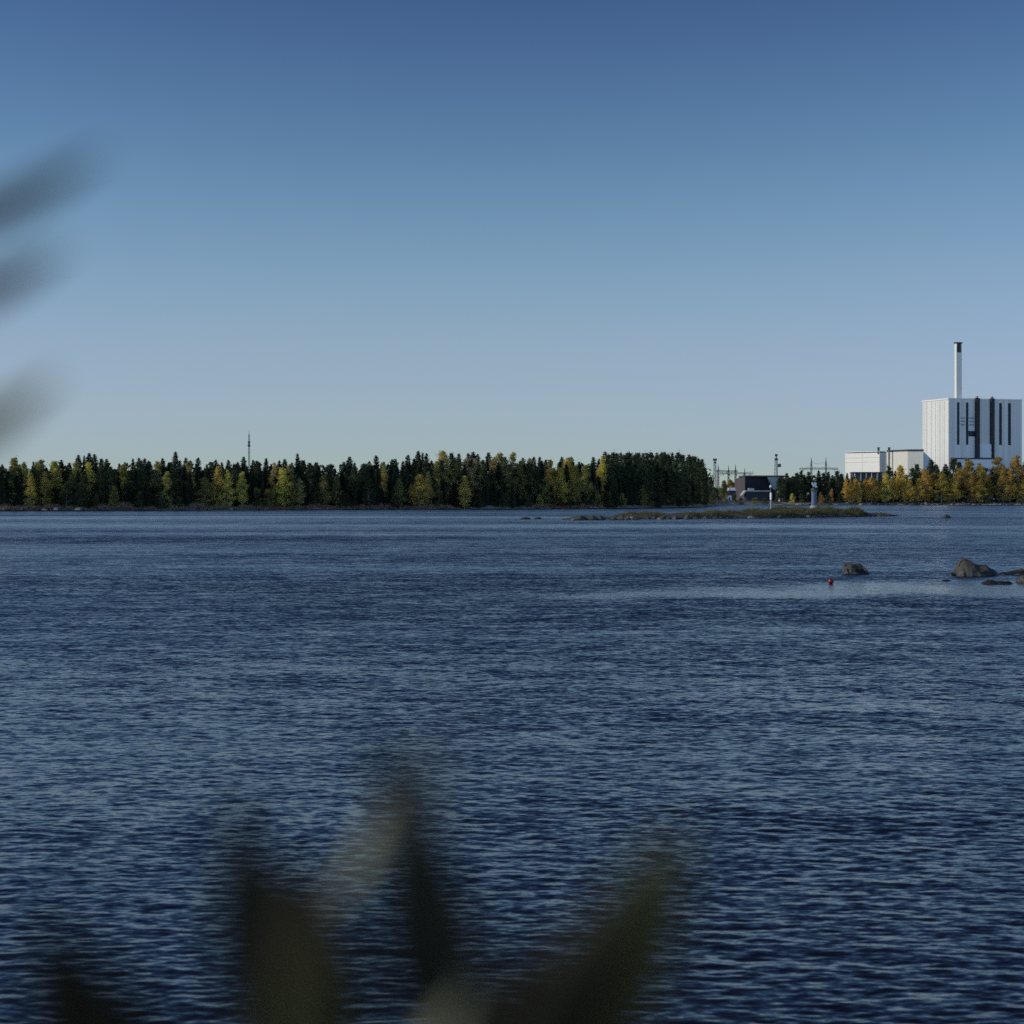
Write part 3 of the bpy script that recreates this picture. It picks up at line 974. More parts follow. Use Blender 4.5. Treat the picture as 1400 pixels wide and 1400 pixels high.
def rock_mesh(seed, mat, rough=0.28, facet=True, lvl=3, sharp=1.0):
    import bmesh
    bm = bmesh.new()
    bmesh.ops.create_icosphere(bm, subdivisions=lvl, radius=1.0)
    o = Vector((seed * 7.1, seed * 3.3, seed * 1.7))
    rr = random.Random(seed)
    planes = [(Vector((rr.uniform(-1, 1), rr.uniform(-1, 1), rr.uniform(-0.3, 1))).normalized(), rr.uniform(0.62, 0.92)) for _ in range(9)]
    for v in bm.verts:
        d = v.co.normalized()
        s = 1 + rough * mnoise.noise(d * 1.3 + o) + rough * 0.5 * mnoise.noise(d * 3.1 + o) + rough * 0.22 * mnoise.noise(d * 7 + o)
        p = d * s
        for nn, dist in planes:
            e = p.dot(nn) - dist
            if e > 0: p -= nn * e * 0.9 * sharp
        v.co = p
    me = bpy.data.meshes.new('rock')
    bm.to_mesh(me); bm.free()
    me.materials.append(mat)
    if not facet:
        me.polygons.foreach_set('use_smooth', [True] * len(me.polygons))
    me.update()
    return me


ROCKS = [rock_mesh(s, M_ROCK) for s in range(1, 6)]
ROCKSB = [rock_mesh(s, M_ROCKB) for s in range(6, 11)]
ROCKSL = [rock_mesh(s, M_ROCKL) for s in range(11, 15)]


def rock(me, x, y, z, sx, sy, sz, rz, label, group=None, name='boulder', cat='rock'):
    o = link(bpy.data.objects.new(name, me))
    o.location = (x, y, z)
    o.scale = (sx, sy, sz)
    o.rotation_euler = (rnd.uniform(-0.2, 0.2), rnd.uniform(-0.2, 0.2), rz)
    return tag(o, label, cat, group)


def rock_px(lst, px, py, wpx, hpx, label, group=None, seed=0, d=None):
    """A rock standing in the water; py is its waterline row."""
    d = d or H * FPX / (py - HOR)
    w, h_ = wpx / FPX * d, hpx / FPX * d
    return rock(lst[seed % len(lst)], wx(px, d), d, -0.1 * h_, w / 1.7, w / 1.9, h_ / 0.80, rnd.uniform(-0.4, 0.4), label, group)


# stones edging the skerry
sk_big = {793: 'dark flat rock ledge at the left tip of the skerry', 820: 'dark low rock second along the left tip of the skerry', 858: 'grey boulder where the sedge begins on the skerry', 940: 'rounded grey boulder mid-way along the skerry edge'}
for px, py, wpx, hpx, L in ((793, 711, 28, 5.5, ROCKSB), (808, 711, 16, 6, ROCKSB), (780, 710.5, 12, 3, ROCKSB), (820, 711, 14, 5, ROCKSB), (838, 711, 10, 4, ROCKSB), (848, 711, 12, 6, ROCKSB), (858, 710.8, 11, 5, ROCKSB), (870, 710.8, 10, 4, ROCKSB), (905, 710, 12, 4, ROCKS), (924, 710, 9, 4, ROCKSB), (940, 710, 13, 6, ROCKSB), (952, 709.6, 8, 4, ROCKSB)):
    rock_px(L, px, py, wpx, hpx, sk_big.get(px, 'small grey stone along the water edge of the skerry'), 'stones along the skerry', rnd.randrange(9))
for k in range(90):
    u = rnd.uniform(0.12, 0.98)
    v = rnd.uniform(-1.0, -0.75)
    wd = 5.5 * math.sin(math.pi * u) ** 0.4 + 0.4
    p = SK0 + SKU * (SKL * u) + SKN * (v * wd + 1.5 * math.sin(u * 9))
    s = rnd.uniform(0.22, 0.6) * (1.45 if k % 6 == 0 else 1.0)
    L = ROCKSL if k % 9 == 0 else (ROCKS if k % 4 == 1 else ROCKSB)
    rock(rnd.choice(L), p.x, p.y, 0.05, s * 1.3, s, s * 0.75, rnd.uniform(0, 6), 'pale stone among the sedge edge of the skerry' if k % 9 == 0 else 'small grey stone along the water edge of the skerry', 'stones along the skerry')
rock_px(ROCKSB, 716, 710, 15, 2.4, 'flat wet rock just awash left of the skerry', 'rocks awash in the bay', 1)
rock_px(ROCKSB, 736, 709.6, 12, 2.2, 'smaller flat rock awash nearest the skerry tip', 'rocks awash in the bay', 2)
rock_px(ROCKS, 1294, 708.5, 12, 4.5, 'lone small grey rock beyond the skerry right tip', None, 3)


# near boulders in the water
def shaped_rock(name, seed, px, py, outline, depth, mat, label, rough=0.10):
    """Boulder lofted through cross-sections so that its crest follows the outline seen from the shore."""
    d = H * FPX / (py - HOR)
    xs_ = [p[0] for p in outline]
    us = np.linspace(xs_[0], xs_[-1], 44)
    hs = np.interp(us, xs_, [p[1] for p in outline])
    nv_ = 26
    k = d / FPX
    X_, Y_a, Z_a = (np.zeros((nv_, len(us))) for _ in range(3))
    for i, u in enumerate(us):
        t = (u - xs_[0]) / (xs_[-1] - xs_[0])
        hw = depth * (0.35 + 0.65 * math.sin(math.pi * min(0.97, max(0.03, t))) ** 0.6)
        for j in range(nv_):
            v = -1 + 2 * j / (nv_ - 1)
            x = (u - px) * k
            y = v * hw + 0.25 * depth
            z = hs[i] * k * max(0.0, 1 - abs(v) ** 2.2) ** 0.7 - 0.25 * abs(v) ** 3 - 0.08
            q = Vector((x * 2.2 + seed, y * 2.2, z * 2.2))
            nz_ = mnoise.noise(q) + 0.5 * mnoise.noise(q * 2.3) + 0.3 * mnoise.noise(q * 5.1)
            cell = mnoise.cell(Vector((x * 2.6 + z * 1.1 + seed, y * 2.1, z * 2.4))) - 0.5
            X_[j, i] = x + rough * 0.8 * mnoise.noise(q + Vector((9, 0, 0)))
            Y_a[j, i] = y + rough * 1.2 * mnoise.noise(q + Vector((0, 5, 0))) + rough * 0.8 * cell
            Z_a[j, i] = z + rough * nz_ * (0.4 + 0.6 * (1 - abs(v)))
    o = grid_mesh(name, X_, Y_a, Z_a, mat, False)
    o.location = (wx(px, d), d, 0)
    return tag(o, label, 'rock')


shaped_rock('boulder', 3, 1172, 784.5, [(1150.5, 0), (1152, 6), (1154, 12), (1158, 16), (1163, 17.5), (1166, 15), (1171, 15.5), (1176, 15), (1180, 11.5), (1186, 7), (1191, 3), (1194, 0)], 0.85, M_ROCKB, 'ochre streaked jagged boulder just behind the red buoy', 0.15)
shaped_rock('boulder', 8, 1335, 787, [(1305, 0), (1307.5, 9), (1310, 18), (1313, 23.5), (1317, 25.5), (1321, 25), (1327, 22.5), (1333, 18), (1340, 16.5), (1349, 16), (1355, 13), (1361, 8.5), (1367, 3), (1370, 0)], 1.0, M_ROCKB, 'largest boulder with a raised grey left peak and dark sloping back', 0.085)
shaped_rock('boulder', 5, 1302, 787, [(1296, 0), (1299, 5), (1302, 6), (1306, 5), (1310, 0)], 0.25, M_ROCKB, 'small low stone touching the largest boulder on its left', 0.03)
shaped_rock('boulder', 6, 1293, 794.5, [(1285, 0), (1289, 4), (1296, 5), (1301, 3), (1303, 0)], 0.2, M_ROCKB, 'thin dark stone awash left below the largest boulder', 0.02)
shaped_rock('boulder', 12, 1364, 798.5, [(1339, 0), (1344, 5), (1352, 7.5), (1362, 6.5), (1370, 7), (1376, 5.5), (1382, 6), (1388, 2), (1391, 0)], 0.5, M_ROCKB, 'long flat mossy rock awash in front of the largest boulder', 0.05)
shaped_rock('boulder', 15, 1400, 786, [(1364, 0), (1370, 4), (1382, 6), (1388, 8.5), (1394, 10), (1402, 10), (1412, 7), (1420, 0)], 0.8, M_ROCKB, 'flat brown rock trailing off behind the largest boulder', 0.06)
shaped_rock('boulder', 17, 1398, 796.5, [(1389, 0), (1391.5, 8), (1396, 12), (1403, 13), (1412, 9), (1418, 0)], 0.6, M_ROCK, 'grey rock cut off by the frame beside the mossy flat rock', 0.06)

# stones on the far shores
for i, (px, w, h_) in enumerate(((8, 8, 3), (30, 7, 3), (52, 6, 2.5), (62, 14, 4.5), (76, 7, 6), (90, 8, 3), (108, 12, 5), (116, 6, 3), (140, 7, 3), (157, 12, 4), (164, 6, 4), (170, 5, 4), (192, 6, 2.5), (214, 6, 3), (250, 6, 3), (300, 7, 3), (316, 5, 4))):
    d = shore_d(px) - 3
    L = ROCKSL if i in (4, 6, 16) else ROCKSB
    lab = 'pale stone on the reedy left shore' if i in (4, 6, 16) else 'dark stone in the water off the reedy left shore'
    rock(L[i % len(L)], wx(px, d), d, 0.0, w / FPX * d / 1.7, 1.2, h_ / FPX * d / 1.2, rnd.uniform(0, 6), lab, 'stones along the left shore')
for i, px in enumerate((490, 505, 521, 534, 560, 580, 604, 640, 735, 744, 758, 790, 808, 814)):
    d = shore_d(px) - 2
    w, h_ = rnd.uniform(4, 9), rnd.uniform(2, 4)
    if px in (808, 814): w, h_ = 5, 5
    lab = 'pale stone at the point below the headland wood' if px in (808, 814) else 'grey stone on the shore of the middle forest'
    rock((ROCKSL if px in (808, 814) else ROCKS)[i % 4], wx(px, d), d, 0.0, w / FPX * d / 1.7, 1.1, h_ / FPX * d / 1.2, rnd.uniform(0, 6), lab, 'stones along the middle shore')
for k in range(110):
    px = rnd.uniform(1085, 1425)
    d = shore_d(px) + rnd.uniform(-4, 5)
    x = wx(px, d)
    s = rnd.uniform(0.5, 1.5)
    rock(rnd.choice(ROCKSL if k % 2 else ROCKS), x, d, max(0.0, gz(x, d)) + 0.1, s * 1.3, s, s * 0.65, rnd.uniform(0, 6), 'pale stone on the bank below the golden birches' if k % 2 else 'grey stone on the bank below the golden birches', 'stones along the right bank')

# ------------------------------------------------------------------ power plant
# big reactor block: local x along the shaded front, y along the sunlit side
GZ = 3.5
c0 = at(1297, 683, 1450)
RB_A = R(17.5)
rb = empty('reactor_building', (c0.x, c0.y, GZ), RB_A, 'tall white windowless block with dark vertical strips and a chimney', 'building')
TOP = hz(545.8, 1450) - GZ
W_, D_B = 63.6, 39.3


def rz_(py):
    return hz(py, 1450) - GZ


mb = MB().box(0, W_, 0, 0.4, 0, TOP)
mb.build('front_wall', M_FRONT, rb)
MB().box(0, W_, 0.402, D_B, 0, TOP - 0.25).build('wall', M_WHITE, rb)
mb = MB()
for k in range(1, 6):                                    # broad panel joints of the sunlit side
    mb.box(-0.35, -0.002, k * D_B / 6 - 0.35, k * D_B / 6 + 0.35, 0, TOP - 0.8)
mb.build('panel_rib', M_TRIM, rb)
rf = MB().box(-0.5, W_ + 0.3, -0.3, 0.5, TOP + 0.003, TOP + 0.9).box(-0.5, 0.4, 0.503, D_B + 0.3, TOP - 0.2, TOP + 0.9).box(W_ - 0.4, W_ + 0.3, 0.503, D_B + 0.3, TOP - 0.2, TOP + 0.9).build('parapet', M_TRIM, rb)
for x0, x1 in ((7.16, 9.09), (14.86, 16.78), (43.72, 45.86), (51.52, 53.77)):
    o = MB().box(x0, x1, -0.12, -0.003, rz_(607.8), rz_(549.8)).build('window_strip', M_GLASS, rb)
    MB().box(x0 - 0.12, x0 - 0.004, -0.2, -0.005, rz_(607.8), rz_(549.8)).box(x1 + 0.004, x1 + 0.12, -0.2, -0.005, rz_(607.8), rz_(549.8)).build('frame', M_GREYLOUV, o)
MB().box(16.784, 22.446, -0.14, -0.003, rz_(596.3), rz_(588.8)).build('window_band', M_GLASS, rb)
o = MB().box(22.45, 25.65, -2.2, -0.003, rz_(626), TOP + 1.2).build('shaft', M_SHAFT, rb)
MB().box(22.8, 24.6, -1.7, 0.6, TOP + 1.203, TOP + 2.6).build('vent', M_VENT, o)
o = MB().box(35.5, 38.5, -2.2, -0.003, rz_(606.5), TOP + 1.2).box(37.0, 38.5, -2.0, -0.003, rz_(626), rz_(606.5) - 0.003).build('shaft', M_SHAFT, rb)
MB().box(35.8, 37.6, -1.7, 0.6, TOP + 1.203, TOP + 2.6).build('vent', M_VENT, o)
MB().box(26.0, 36.6, -0.6, -0.003, rz_(625), rz_(607.2)).build('lower_panel', M_PANEL, rb)
for x0, x1 in ((10.26, 13.90), (17.53, 21.70)):
    mb = MB()
    for k in range(3):
        z = rz_(570 + 4.6 * k)
        for s in range(4):
            mb.box(x0, x1, -0.2, -0.003, z - 0.35 * s - 0.2, z - 0.35 * s)
    mb.build('louvre', M_GREYLOUV, rb)
# low wing in front of the block
MB().box(1.0, 39.0, -9.0, -2.3, 0, rz_(628)).build('low_wing', M_PANEL, rb)
MB().box(0.6, 39.5, -9.4, -2.25, rz_(628) + 0.003, rz_(626.2)).build('wing_roof', M_ROOFDK, rb)
st = MB().box(10.846, 15.446, 6.988, 9.888, TOP - 0.3, rz_(480.5)).box(10.846, 11.25, 6.988, 9.888, rz_(480.5), rz_(468)).box(15.04, 15.446, 6.988, 9.888, rz_(480.5), rz_(468)).build('chimney', M_WHITE, rb)
MB().box(11.254, 15.036, 7.35, 9.5, rz_(480.5) + 0.002, rz_(468)).build('louvre', M_STEELD, st)
MB().box(12.6, 13.6, 7.2, 7.347, rz_(480.5) + 0.3, rz_(468) - 0.3).build('flue_opening', M_GLASS, st)
MB().box(10.446, 15.846, 6.588, 10.288, rz_(468) + 0.003, rz_(466.2)).build('cap', M_SHAFT, st)
MB().box(15.449, 16.046, 7.588, 8.588, rz_(491), rz_(489)).build('lamp', M_STEELD, st)
MB().box(15.449, 16.046, 7.588, 8.588, rz_(531), rz_(528.8)).build('lamp', M_STEELD, st)


def hall_pts(pxd):
    return [(wx(p, d), d) for p, d in pxd]


def local(o, pts):
    return [(p[0] - o.location.x, p[1] - o.location.y) for p in pts]


# white hall on the left
d1 = 1400
h1 = empty('white_hall', (wx(1155, d1), d1, GZ), 0, 'long low white hall with a thin black flue, left of the big block', 'building')
P = local(h1, hall_pts([(1155.5, 1410), (1202.5, 1384), (1210, 1392), (1212, 1440), (1162, 1462)]))
zt = [hz(619.8, 1410) - GZ, hz(618.8, 1384) - GZ, hz(619, 1392) - GZ, hz(621, 1440) - GZ, hz(622, 1462) - GZ]
MB().prism(P, 0, zt).build('wall', M_HALL, h1)
MB().prism([(p[0] * 1.004 - 0.15, p[1] * 1.01 - 0.3) for p in P], zt[2] + 0.6, [z + 1.1 for z in zt]).build('roof', M_TRIM, h1)
q0 = Vector((wx(1155.5, 1410), 1410, 0)); q1 = Vector((wx(1202.5, 1384), 1384, 0))
nn = (q1 - q0).normalized(); no = Vector((nn.y, -nn.x, 0))
bd = MB()
for f0, zz in ((0.0, 632), (0.0, 626)):
    a_ = q0 + no * 0.02 - h1.location; b_ = q1 + no * 0.02 - h1.location
    a2 = a_ + no * 0.15; b2 = b_ + no * 0.15
    z_ = hz(zz, 1397) - GZ
    bd.prism([(a2.x, a2.y), (b2.x, b2.y), (b_.x, b_.y), (a_.x, a_.y)], z_, z_ + 0.35)
bd.build('wall_band', M_HALL2, h1)
fl = at(1202.2, 640, 1382) - h1.location
MB().tube((fl.x, fl.y + 3, zt[1] - 1), (fl.x, fl.y + 3, hz(613, 1385) - GZ), 0.75, 0.75, 10).tube((fl.x, fl.y + 3, hz(613, 1385) - GZ), (fl.x, fl.y + 3, hz(611.6, 1385) - GZ), 1.1, 1.1, 10).build('flue', M_STEELD, h1)

# ivory hall with a dark roof edge and a sloping end
h2 = empty('ivory_hall', (wx(1240, 1325), 1325, GZ), 0, 'ivory hall with dark roof edge and flue against the big block', 'building')
z_r = hz(617.2, 1322) - GZ
P = local(h2, hall_pts([(1212.5, 1345), (1241, 1321), (1262.5, 1317), (1260, 1357), (1218, 1375)]))
zt = [z_r, z_r, z_r, z_r, z_r]
MB().prism(P, 0, zt).build('wall', M_HALL2, h2)
MB().prism([(p[0] * 1.01, p[1] * 1.02 - 0.2) for p in P], max(zt) + 0.05, [z + 1.4 for z in [max(zt)] * 5]).build('roof', M_ROOFDK, h2)
P = local(h2, hall_pts([(1262.8, 1317.3), (1275.5, 1337), (1270, 1357), (1260.6, 1357)]))
MB().prism(P, 0, [z_r - 0.3, hz(629.5, 1337) - GZ, hz(629.5, 1337) - GZ, z_r - 0.3]).build('lean_to', M_PANEL, h2)
fl = at(1215.5, 640, 1338) - h2.location
MB().tube((fl.x, fl.y, 0), (fl.x, fl.y, hz(616, 1338) - GZ), 0.65, 0.65, 10).build('pipe', M_STEEL, h2)
MB().tube((fl.x, fl.y, hz(616, 1338) - GZ), (fl.x, fl.y, hz(611.5, 1338) - GZ), 0.8, 0.9, 10).build('flue', M_STEELD, h2)

# dark low hall with pale posts
h3 = empty('post_shed', (wx(1190, 1345), 1345, GZ - 1), 0, 'long dark shed with a row of pale posts in front of the white hall', 'shed')
x0, x1 = wx(1166, 1345) - h3.location.x, wx(1211, 1345) - h3.location.x
zz = hz(646.5, 1345) - h3.location.z
MB().box(x0, x1, 0, 10, 0, zz).build('wall', M_BROWNW, h3)
MB().box(x0 - 0.4, x1 + 0.4, -1.2, 10.4, zz + 0.003, zz + 0.6).build('roof', M_ROOFDK, h3)
for k in range(6):
    xx = x0 + 1.0 + k * 3.9
    MB().box(xx, xx + (1.0 if k % 3 else 0.55), -0.9, -0.3, 0, zz - 0.003).build('post', M_CONC if k % 3 else M_TRIM, h3)

# black boarded hall by the shore
d4 = 1290
h4 = empty('black_hall', (wx(1018, d4), d4, 2.3), 0, 'flat-roofed black boarded hall with a brown end wall by the shore', 'building')
zt4 = hz(652, d4) - 2.3
P = local(h4, hall_pts([(1018.5, 1290), (1060, 1296), (1062, 1325), (1011, 1325), (1004.5, 1312)]))
MB().prism([P[0], P[1], P[2], P[3]], 0, zt4).build('wall', M_BLACKW, h4)
MB().prism([P[4], (P[0][0] - 0.01, P[0][1] - 0.004), (P[3][0] - 0.01, P[3][1])], 0, [hz(655, 1312) - 2.3, zt4 - 0.1, zt4 - 0.1]).build('end_wall', M_BROWNW, h4)
rx1 = wx(1074, 1290) - h4.location.x
MB().prism([(P[0][0] - 0.6, P[0][1] - 0.8), (rx1, 0.5), (rx1, 34), (P[3][0] - 0.5, 35.5)], zt4 + 0.004, zt4 + 1.0).build('roof', M_ROOFDK, h4)
s0 = wx(1049, 1291) - h4.location.x
MB().add([(s0, 0.2, zt4 - 0.003), (rx1 - 0.6, 1.5, zt4 - 0.003), (rx1 - 1.2, 1.5, zt4 - 5.5), (s0 + 4.5, 0.6, zt4 - 8.5), (s0, 5, zt4 - 0.003), (rx1 - 0.6, 6, zt4 - 0.003), (rx1 - 1.2, 6, zt4 - 5.5), (s0 + 4.5, 5, zt4 - 8.5)],
         [(3, 2, 1, 0), (4, 5, 6, 7), (0, 1, 5, 4), (1, 2, 6, 5), (2, 3, 7, 6), (3, 0, 4, 7)]).build('canopy_side', M_CONC, h4)
# lower boathouse in front of it
d5 = 1262
h5 = empty('boathouse', (wx(1033, d5), d5, 1.6), 0, 'low dark boathouse with a white roof edge before the black hall', 'building')
bx0, bx1 = wx(1015, d5) - h5.location.x, wx(1051.5, d5) - h5.location.x
bz = hz(672, d5) - 1.6
MB().box(bx0 + 2.5, bx1, 0, 12, 0, bz).build('wall', plain('navy_boarding', (0.020, 0.023, 0.042), 0.6, 0.25, 0.6), h5)
MB().add([(bx0, -0.6, bz - 3.0), (bx0 + 2.6, -0.6, bz), (bx1 + 0.5, -0.6, bz), (bx1 + 0.5, -0.6, bz + 0.75), (bx0 + 2.2, -0.6, bz + 0.75), (bx0 - 0.7, -0.6, bz - 2.6),
          (bx0, 12.5, bz - 3.0), (bx0 + 2.6, 12.5, bz), (bx1 + 0.5, 12.5, bz), (bx1 + 0.5, 12.5, bz + 0.75), (bx0 + 2.2, 12.5, bz + 0.75), (bx0 - 0.7, 12.5, bz - 2.6)],
         [(0, 1, 4, 5), (1, 2, 3, 4), (11, 10, 7, 6), (10, 9, 8, 7), (5, 4, 10, 11), (4, 3, 9, 10), (1, 0, 6, 7), (2, 1, 7, 8), (3, 2, 8, 9), (0, 5, 11, 6)]).build('roof', M_CONC, h5)
MB().box(bx0 + 4.2, bx0 + 8.0, 2, 5, bz + 0.77, bz + 2.2).build('roof_hatch', M_CONC, h5)
for k in range(3):
    MB().box(bx0 + 4.5 + k * 4.2, bx0 + 7.6 + k * 4.2, -0.15, -0.003, 0.2, bz - 1.0).build('door', M_GLASS, h5)


def hut(px, py, d, w, dp, h_, roof, mat, label):
    p = at(px, py, d)
    z = gz(p.x, p.y)
    e = empty('hut', (p.x, p.y, z), 0.3, label, 'hut', 'small huts by the black hall')
    MB().box(-w / 2, w / 2, -dp / 2, dp / 2, 0, h_).build('wall', mat, e)
    MB().add([(-w / 2 - 0.2, -dp / 2 - 0.2, h_), (w / 2 + 0.2, -dp / 2 - 0.2, h_), (w / 2 + 0.2, dp / 2 + 0.2, h_), (-w / 2 - 0.2, dp / 2 + 0.2, h_), (-w / 2 - 0.2, 0, h_ + roof), (w / 2 + 0.2, 0, h_ + roof)],
             [(0, 1, 5, 4), (2, 3, 4, 5), (0, 4, 3), (1, 2, 5), (3, 2, 1, 0)]).build('roof', M_ROOFDK if mat is not M_SHAFT else M_TRIM, e)
    MB().box(-0.5, 0.5, -dp / 2 - 0.08, -dp / 2 - 0.003, 0.05, min(2.1, h_ - 0.2)).build('door', M_GLASS, e)


hut(1000, 678, 1275, 4.5, 4, 6.5, 2.0, M_SHAFT, 'tall dark hut at the left end of the black hall')
hut(996, 680, 1262, 3.2, 3, 3.2, 1.2, M_WPAINT, 'small white hut before the tall dark hut')
hut(1071.5, 674, 1268, 4.4, 3, 2.6, 1.8, M_WPAINT, 'white hut among bushes right of the boathouse')
hut(1067, 680, 1250, 2.2, 2.2, 2.0, 0.8, M_WPAINT, 'smallest white hut low on the bank near the boathouse')
hut(1077, 679, 1252, 2.2, 2.2, 2.6, 0.8, M_WPAINT, 'narrow white hut on the bank rightmost of the huts')

# service buildings hidden by the headland: long rusty wood behind substation
tree_list = [(990, 657, 30), (998, 656, 60), (1003, 660, 40)]
for i, (px, top, off) in enumerate(tree_list):
    tree_at(BIRCH, px, top, 150 + off, ('leftmost', 'middle', 'rightmost')[i] + ' olive birch of three behind the tall dark hut', 'birches by the substation', 'tree', F_OLIVE if i != 1 else F_RUST, 1.5)


# ------------------------------------------------------------------ masts and pylons
def lattice(mb, base, z0, z1, w0, w1, r, bays, n=3):
    """Square or triangular lattice mast made of legs and zig-zag braces."""
    def pt(k, q):
        w = w0 + (w1 - w0) * q
        t = 2 * math.pi * k / n + 0.5
        return Vector((base[0] + math.cos(t) * w, base[1] + math.sin(t) * w, z0 + (z1 - z0) * q))
    for k in range(n):
        mb.tube(pt(k, 0), pt(k, 1), r, r * 0.8, 5)
    for i in range(bays):
        for k in range(n):
            mb.tube(pt(k, i / bays), pt((k + 1) % n, (i + 1) / bays), r * 0.55, None, 4, False)
            mb.tube(pt(k, (i + 1) / bays), pt((k + 1) % n, (i + 1) / bays), r * 0.5, None, 4, False)


def mast(px, top, d, w0, w1, r, label, head=None, group=None, bays=14, mat=None):
    mat = mat or M_STEEL
    x = wx(px, d)
    z0 = gz(x, d)
    e = empty('radio_mast', (x, d, z0), 0, label, 'mast', group)
    h_ = hz(top, d) - z0
    mb = MB()
    lattice(mb, (0, 0), 0, h_, w0, w1, r, bays)
    mb.build('lattice', mat, e)
    if head: head(e, h_)
    return e


def head_mast(e, h_):
    mb = MB()
    for zz, s in ((h_ - 4.0, 0.55), (h_ - 5.6, 0.6)):
        mb.box(-s, s, -0.35, 0.35, zz - 0.6, zz + 0.6)
    mb.build('antenna', M_STEELD, e)
    MB().tube((0, 0, h_), (0, 0, h_ + 2), 0.12, 0.08, 6).build('aerial', M_STEELD, e)


def head_flood(e, h_):
    mb = MB()
    mb.box(-1.4, 1.4, -0.6, 0.6, h_ - 0.6, h_ + 0.8).box(-0.9, 0.9, -0.5, 0.5, h_ - 2.6, h_ - 1.4)
    mb.build('floodlight', M_STEELD, e)


def head_multi(e, h_):
    mb = MB()
    mb.tube((0, 0, h_), (0, 0, h_ + 4.5), 0.5, 0.3, 6)
    mb.box(-1.3, 1.3, -0.6, 0.6, h_ + 0.4, h_ + 1.8).box(-0.9, 0.9, -0.5, 0.5, h_ + 3.2, h_ + 4.8)
    mb.build('antenna', M_STEELD, e)
    MB().box(1.2, 3.4, -0.5, 0.5, h_ - 4.5, h_ - 2.2).build('dish', M_STEELD, e)


mast(340.5, 594, 960, 0.55, 0.35, 0.10, 'tall thin lattice radio mast rising behind the far left forest', head_mast, None, 30)
mast(977.5, 628.5, 1360, 1.5, 0.9, 0.20, 'floodlight mast standing just right of the headland', head_flood, None, 9)
mast(1061.3, 630, 1370, 1.9, 1.0, 0.22, 'lattice mast with a dish rising behind the black hall', head_multi, None, 10)


def gantry(pxs, tops, beam_py, d, label, ov=4.0):
    """Substation gantry: tapered posts tied by a lattice beam."""
    x0 = wx(pxs[0], d)
    z0 = gz(x0, d)
    e = empty('substation_gantry', (x0, d, z0), 0, label, 'pylon', 'substation gantries behind the black hall')
    for p, t in zip(pxs, tops):
        mb = MB()
        x = wx(p, d) - x0
        lattice(mb, (x, 0), 0, hz(t + 7, d) - z0, 0.95, 0.6, 0.22, 9, 4)
        mb.tube((x, 0, hz(t + 7, d) - z0), (x, 0, hz(t, d) - z0), 0.5, 0.12, 6)
        mb.build('pylon_leg', M_STEELD, e)
    xa, xb = wx(pxs[0], d) - x0 - ov, wx(pxs[-1], d) - x0 + ov
    zb = hz(beam_py, d) - z0
    mb = MB()
    for yy, zz in ((-0.5, zb), (0.5, zb), (0, zb + 0.9)):
        mb.tube((xa, yy, zz), (xb, yy, zz), 0.16, None, 5)
    nb = int((xb - xa) / 1.6)
    for k in range(nb):
        u0 = xa + (xb - xa) * k / nb
        u1 = xa + (xb - xa) * (k + 0.5) / nb
        u2 = xa + (xb - xa) * (k + 1) / nb
        mb.tube((u0, -0.5, zb), (u1, 0, zb + 0.9), 0.1, None, 4, False)
        mb.tube((u1, 0, zb + 0.9), (u2, 0.5, zb), 0.1, None, 4, False)
    mb.build('beam', M_STEELD, e)
    ins = MB()
    for k in range(5):
        xx = xa + (xb - xa) * (k + 0.5) / 5
        ins.tube((xx, 0, zb - 0.05), (xx, 0, zb - 1.6), 0.22, 0.16, 6)
    ins.build('insulator', M_STEEL, e)
    return e


gantry([1109.3, 1129.3], [625.5, 625.5], 641.5, 1420, 'tall twin-post gantry above the pines left of the white hall', 9.0)
gantry([982, 1005.5], [635, 635], 645, 1480, 'nearer gantry right of the headland above the tall dark hut', 2.0)
gantry([996, 1018], [636, 640], 648, 1520, 'gantry behind the brown end wall of the black hall', 7.0)


def sag(mb, p, q, s, r=0.07):
    pts = [Vector(p).lerp(Vector(q), k / 10) - Vector((0, 0, s * 4 * (k / 10) * (1 - k / 10))) for k in range(11)]
    mb.path(pts, r, r, 5)


mb = MB()
o0 = at(1109.3, 626, 1420)
for a_, b_, s_ in (((1109.3, 630), (1129.3, 630), 2.4), ((1095, 641), (1109.3, 634), 1.5), ((1129.3, 634), (1146, 642), 1.5), ((1109.3, 637), (1129.3, 637), 1.6)):
    sag(mb, at(a_[0], a_[1], 1420) - o0, at(b_[0], b_[1], 1420) - o0, s_)
o = mb.build('power_line', M_STEELD)
o.location = o0
tag(o, 'thin sagging power lines strung between the tall twin posts', 'power line')
mb = MB()
o0 = at(982, 640, 1500)
for a_, b_, s_ in (((982, 641), (1030, 644), 2.0), ((982, 645), (1028, 649), 2.0), ((973, 651), (996, 645), 1.5)):
    sag(mb, at(a_[0], a_[1], 1500) - o0, at(b_[0], b_[1], 1500) - o0, s_)
o = mb.build('power_line', M_STEELD)
o.location = o0
tag(o, 'thin power lines of the substation left of the black hall', 'power line')

